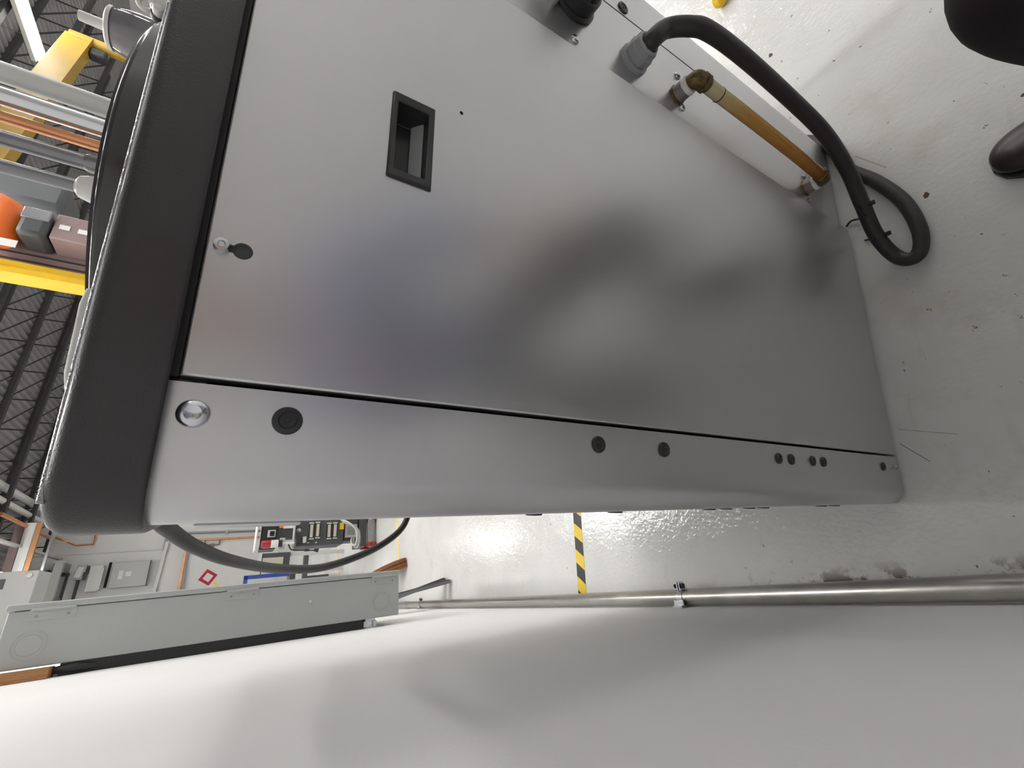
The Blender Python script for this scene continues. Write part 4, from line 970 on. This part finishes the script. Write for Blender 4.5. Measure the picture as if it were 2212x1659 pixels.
obj('head', MB().lathe([(0.0, -0.115), (0.045, -0.105), (0.066, -0.07), (0.075, -0.02), (0.080, 0.04), (0.072, 0.09), (0.045, 0.118), (0, 0.125)], HD, (-0.05, 0.05, 1), 24), 'skin', person, smooth=80)
FD = Vector((-0.40, 0.91, 0)).normalized(); FS = Vector((FD.y, -FD.x, 0))
obj('nose', MB().lathe([(0.013, 0), (0.010, 0.012), (0, 0.022)], HD + FD * 0.073 - Z * 0.01, FD, 10), 'skin', person)
for s_ in (-1, 1):
    obj('eye', MB().lathe([(0.012, 0), (0.008, 0.005), (0, 0.006)], HD + FD * 0.071 + FS * 0.028 * s_ + Z * 0.02, FD, 12), 'dark', person)
    obj('ear', MB().box(HD + FS * 0.08 * s_, (0.014, 0.035, 0.055), (FS, FD, Z)), 'skin', person, bevel=0.006)
obj('mouth', MB().box(HD + FD * 0.066 - Z * 0.055, (0.045, 0.008, 0.010), (FS, FD, Z)), 'red', person, bevel=0.003)
obj('hair', MB().lathe([(0.086, 0.0), (0.089, 0.05), (0.079, 0.10), (0.050, 0.130), (0, 0.137)], HD - FD * 0.014 + Z * 0.007, (0.05, -0.08, 1), 24), 'hair', person, smooth=80)
tro = [(*hip, 0.165), (0.52, -0.78, 0.53, 0.112), (0.60, -0.54, 0.49, 0.102), (0.652, -0.335, 0.435, 0.096), (0.652, -0.385, 0.31, 0.090), (0.642, -0.47, 0.15, 0.082), (0.640, -0.48, 0.11, 0.078),
       (0.33, -0.87, 0.50, 0.110), (0.31, -0.70, 0.27, 0.098), (0.30, -0.58, 0.115, 0.085), (0.31, -0.76, 0.09, 0.075), (0.32, -0.92, 0.085, 0.07), (0.41, -0.855, 0.66, 0.145)]
skin('trousers', tro, [(0, 1), (1, 2), (2, 3), (3, 4), (4, 5), (5, 6), (0, 7), (7, 8), (8, 9), (9, 10), (10, 11), (0, 12)], 'trouser', person, sub=3)
shi = [(0.41, -0.855, 0.63, 0.150), (0.39, -0.84, 0.78, 0.150), (0.36, -0.80, 0.94, 0.160), (0.34, -0.76, 1.07, 0.120), (0.33, -0.725, 1.13, 0.07),
       (0.20, -0.77, 1.05, 0.080), (0.165, -0.755, 0.85, 0.062), (0.20, -0.66, 0.93, 0.048), (0.50, -0.72, 1.05, 0.080), (0.65, -0.62, 0.87, 0.066), (0.635, -0.51, 0.70, 0.050)]
shi = [(v[0], v[1] + (0.07 if 0 < i < 9 else 0.0), v[2], v[3] * 1.1) for i, v in enumerate(shi)]
skin('shirt', shi, [(0, 1), (1, 2), (2, 3), (3, 4), (3, 5), (5, 6), (6, 7), (3, 8), (8, 9), (9, 10)], 'shirt', person, rootv=1)
# hands with fingers: one behind the phone, one resting on the knee
def hand(base, d, up, curl, side):
    base = Vector(base); d = Vector(d).normalized(); up = Vector(up).normalized(); sd = d.cross(up).normalized()
    v = [(*base, 0.026, 0.017), (*(base + d * 0.05), 0.036, 0.014), (*(base + d * 0.085), 0.036, 0.012)]; e = [(0, 1), (1, 2)]
    h = skin('hand', v, e, 'skin', person)
    for k, ln in enumerate((0.066, 0.076, 0.070, 0.054)):
        b_ = base + d * 0.08 + sd * (0.027 - 0.018 * k)
        p1 = b_ + d * ln * 0.5; p2 = p1 + (d - up * curl).normalized() * ln * 0.3; p3 = p2 + (d - up * curl * 2.2).normalized() * ln * 0.25
        skin('finger', [(*b_, 0.0088), (*p1, 0.0085), (*p2, 0.008), (*p3, 0.0065)], [(0, 1), (1, 2), (2, 3)], 'skin', h, sub=1)
    b_ = base + d * 0.03 + sd * 0.03 * side
    skin('thumb', [(*b_, 0.011), (*(b_ + sd * 0.02 * side + d * 0.03), 0.0105), (*(b_ + sd * 0.025 * side + d * 0.055 - up * 0.01), 0.009)], [(0, 1), (1, 2)], 'skin', h, sub=1)
hand((0.22, -0.535, 0.975), (-0.25, 0.75, 0.45), fwd * -1, 0.5, 1)
hand((0.63, -0.48, 0.655), (0.05, 0.75, -0.55), (0, 0.5, 0.85), 0.6, 1)
# leather shoe, toe towards the cabinet
def shoe(heel, d, name='shoe'):
    heel = Vector(heel); d = Vector(d).normalized(); s_ = Vector((d.y, -d.x, 0)); L_ = 0.29
    secs = [(0.0, 0.030, 0.070), (0.03, 0.036, 0.095), (0.08, 0.038, 0.105), (0.13, 0.040, 0.088), (0.18, 0.047, 0.066), (0.22, 0.050, 0.056), (0.26, 0.043, 0.048), (0.28, 0.030, 0.040), (0.29, 0.012, 0.030)]
    vs = []; fs = []; n = 12
    for t_, w_, h_ in secs:
        for i in range(n):
            a_ = 2 * math.pi * i / n
            vs.append(heel + d * t_ + s_ * (w_ * math.cos(a_)) + Z * (0.012 + (h_ - 0.012) * (0.5 + 0.5 * math.sin(a_))))
    for k in range(len(secs) - 1):
        for i in range(n):
            j = (i + 1) % n; fs.append((k * n + i, k * n + j, (k + 1) * n + j, (k + 1) * n + i))
    fs += [tuple(range(n)), tuple(range((len(secs) - 1) * n, len(secs) * n))]
    o = obj(name, MB().add(vs, fs), 'shoe', person, smooth=80)
    sm = o.modifiers.new('sub', 'SUBSURF'); sm.levels = 1; sm.render_levels = 2
    poly = [(t_, w_ * 1.05) for t_, w_, h_ in secs] + [(t_, -w_ * 1.05) for t_, w_, h_ in reversed(secs)]
    obj('shoe_sole', MB().prism(poly, heel, d, s_, Z * 0.016), 'blackplastic', o, bevel=0.003)
    return o
shoe((0.640, -0.528, 0.0), (-0.09, 1.0, 0))
shoe((0.325, -1.14, 0.0), (0.0, 1.0, 0))
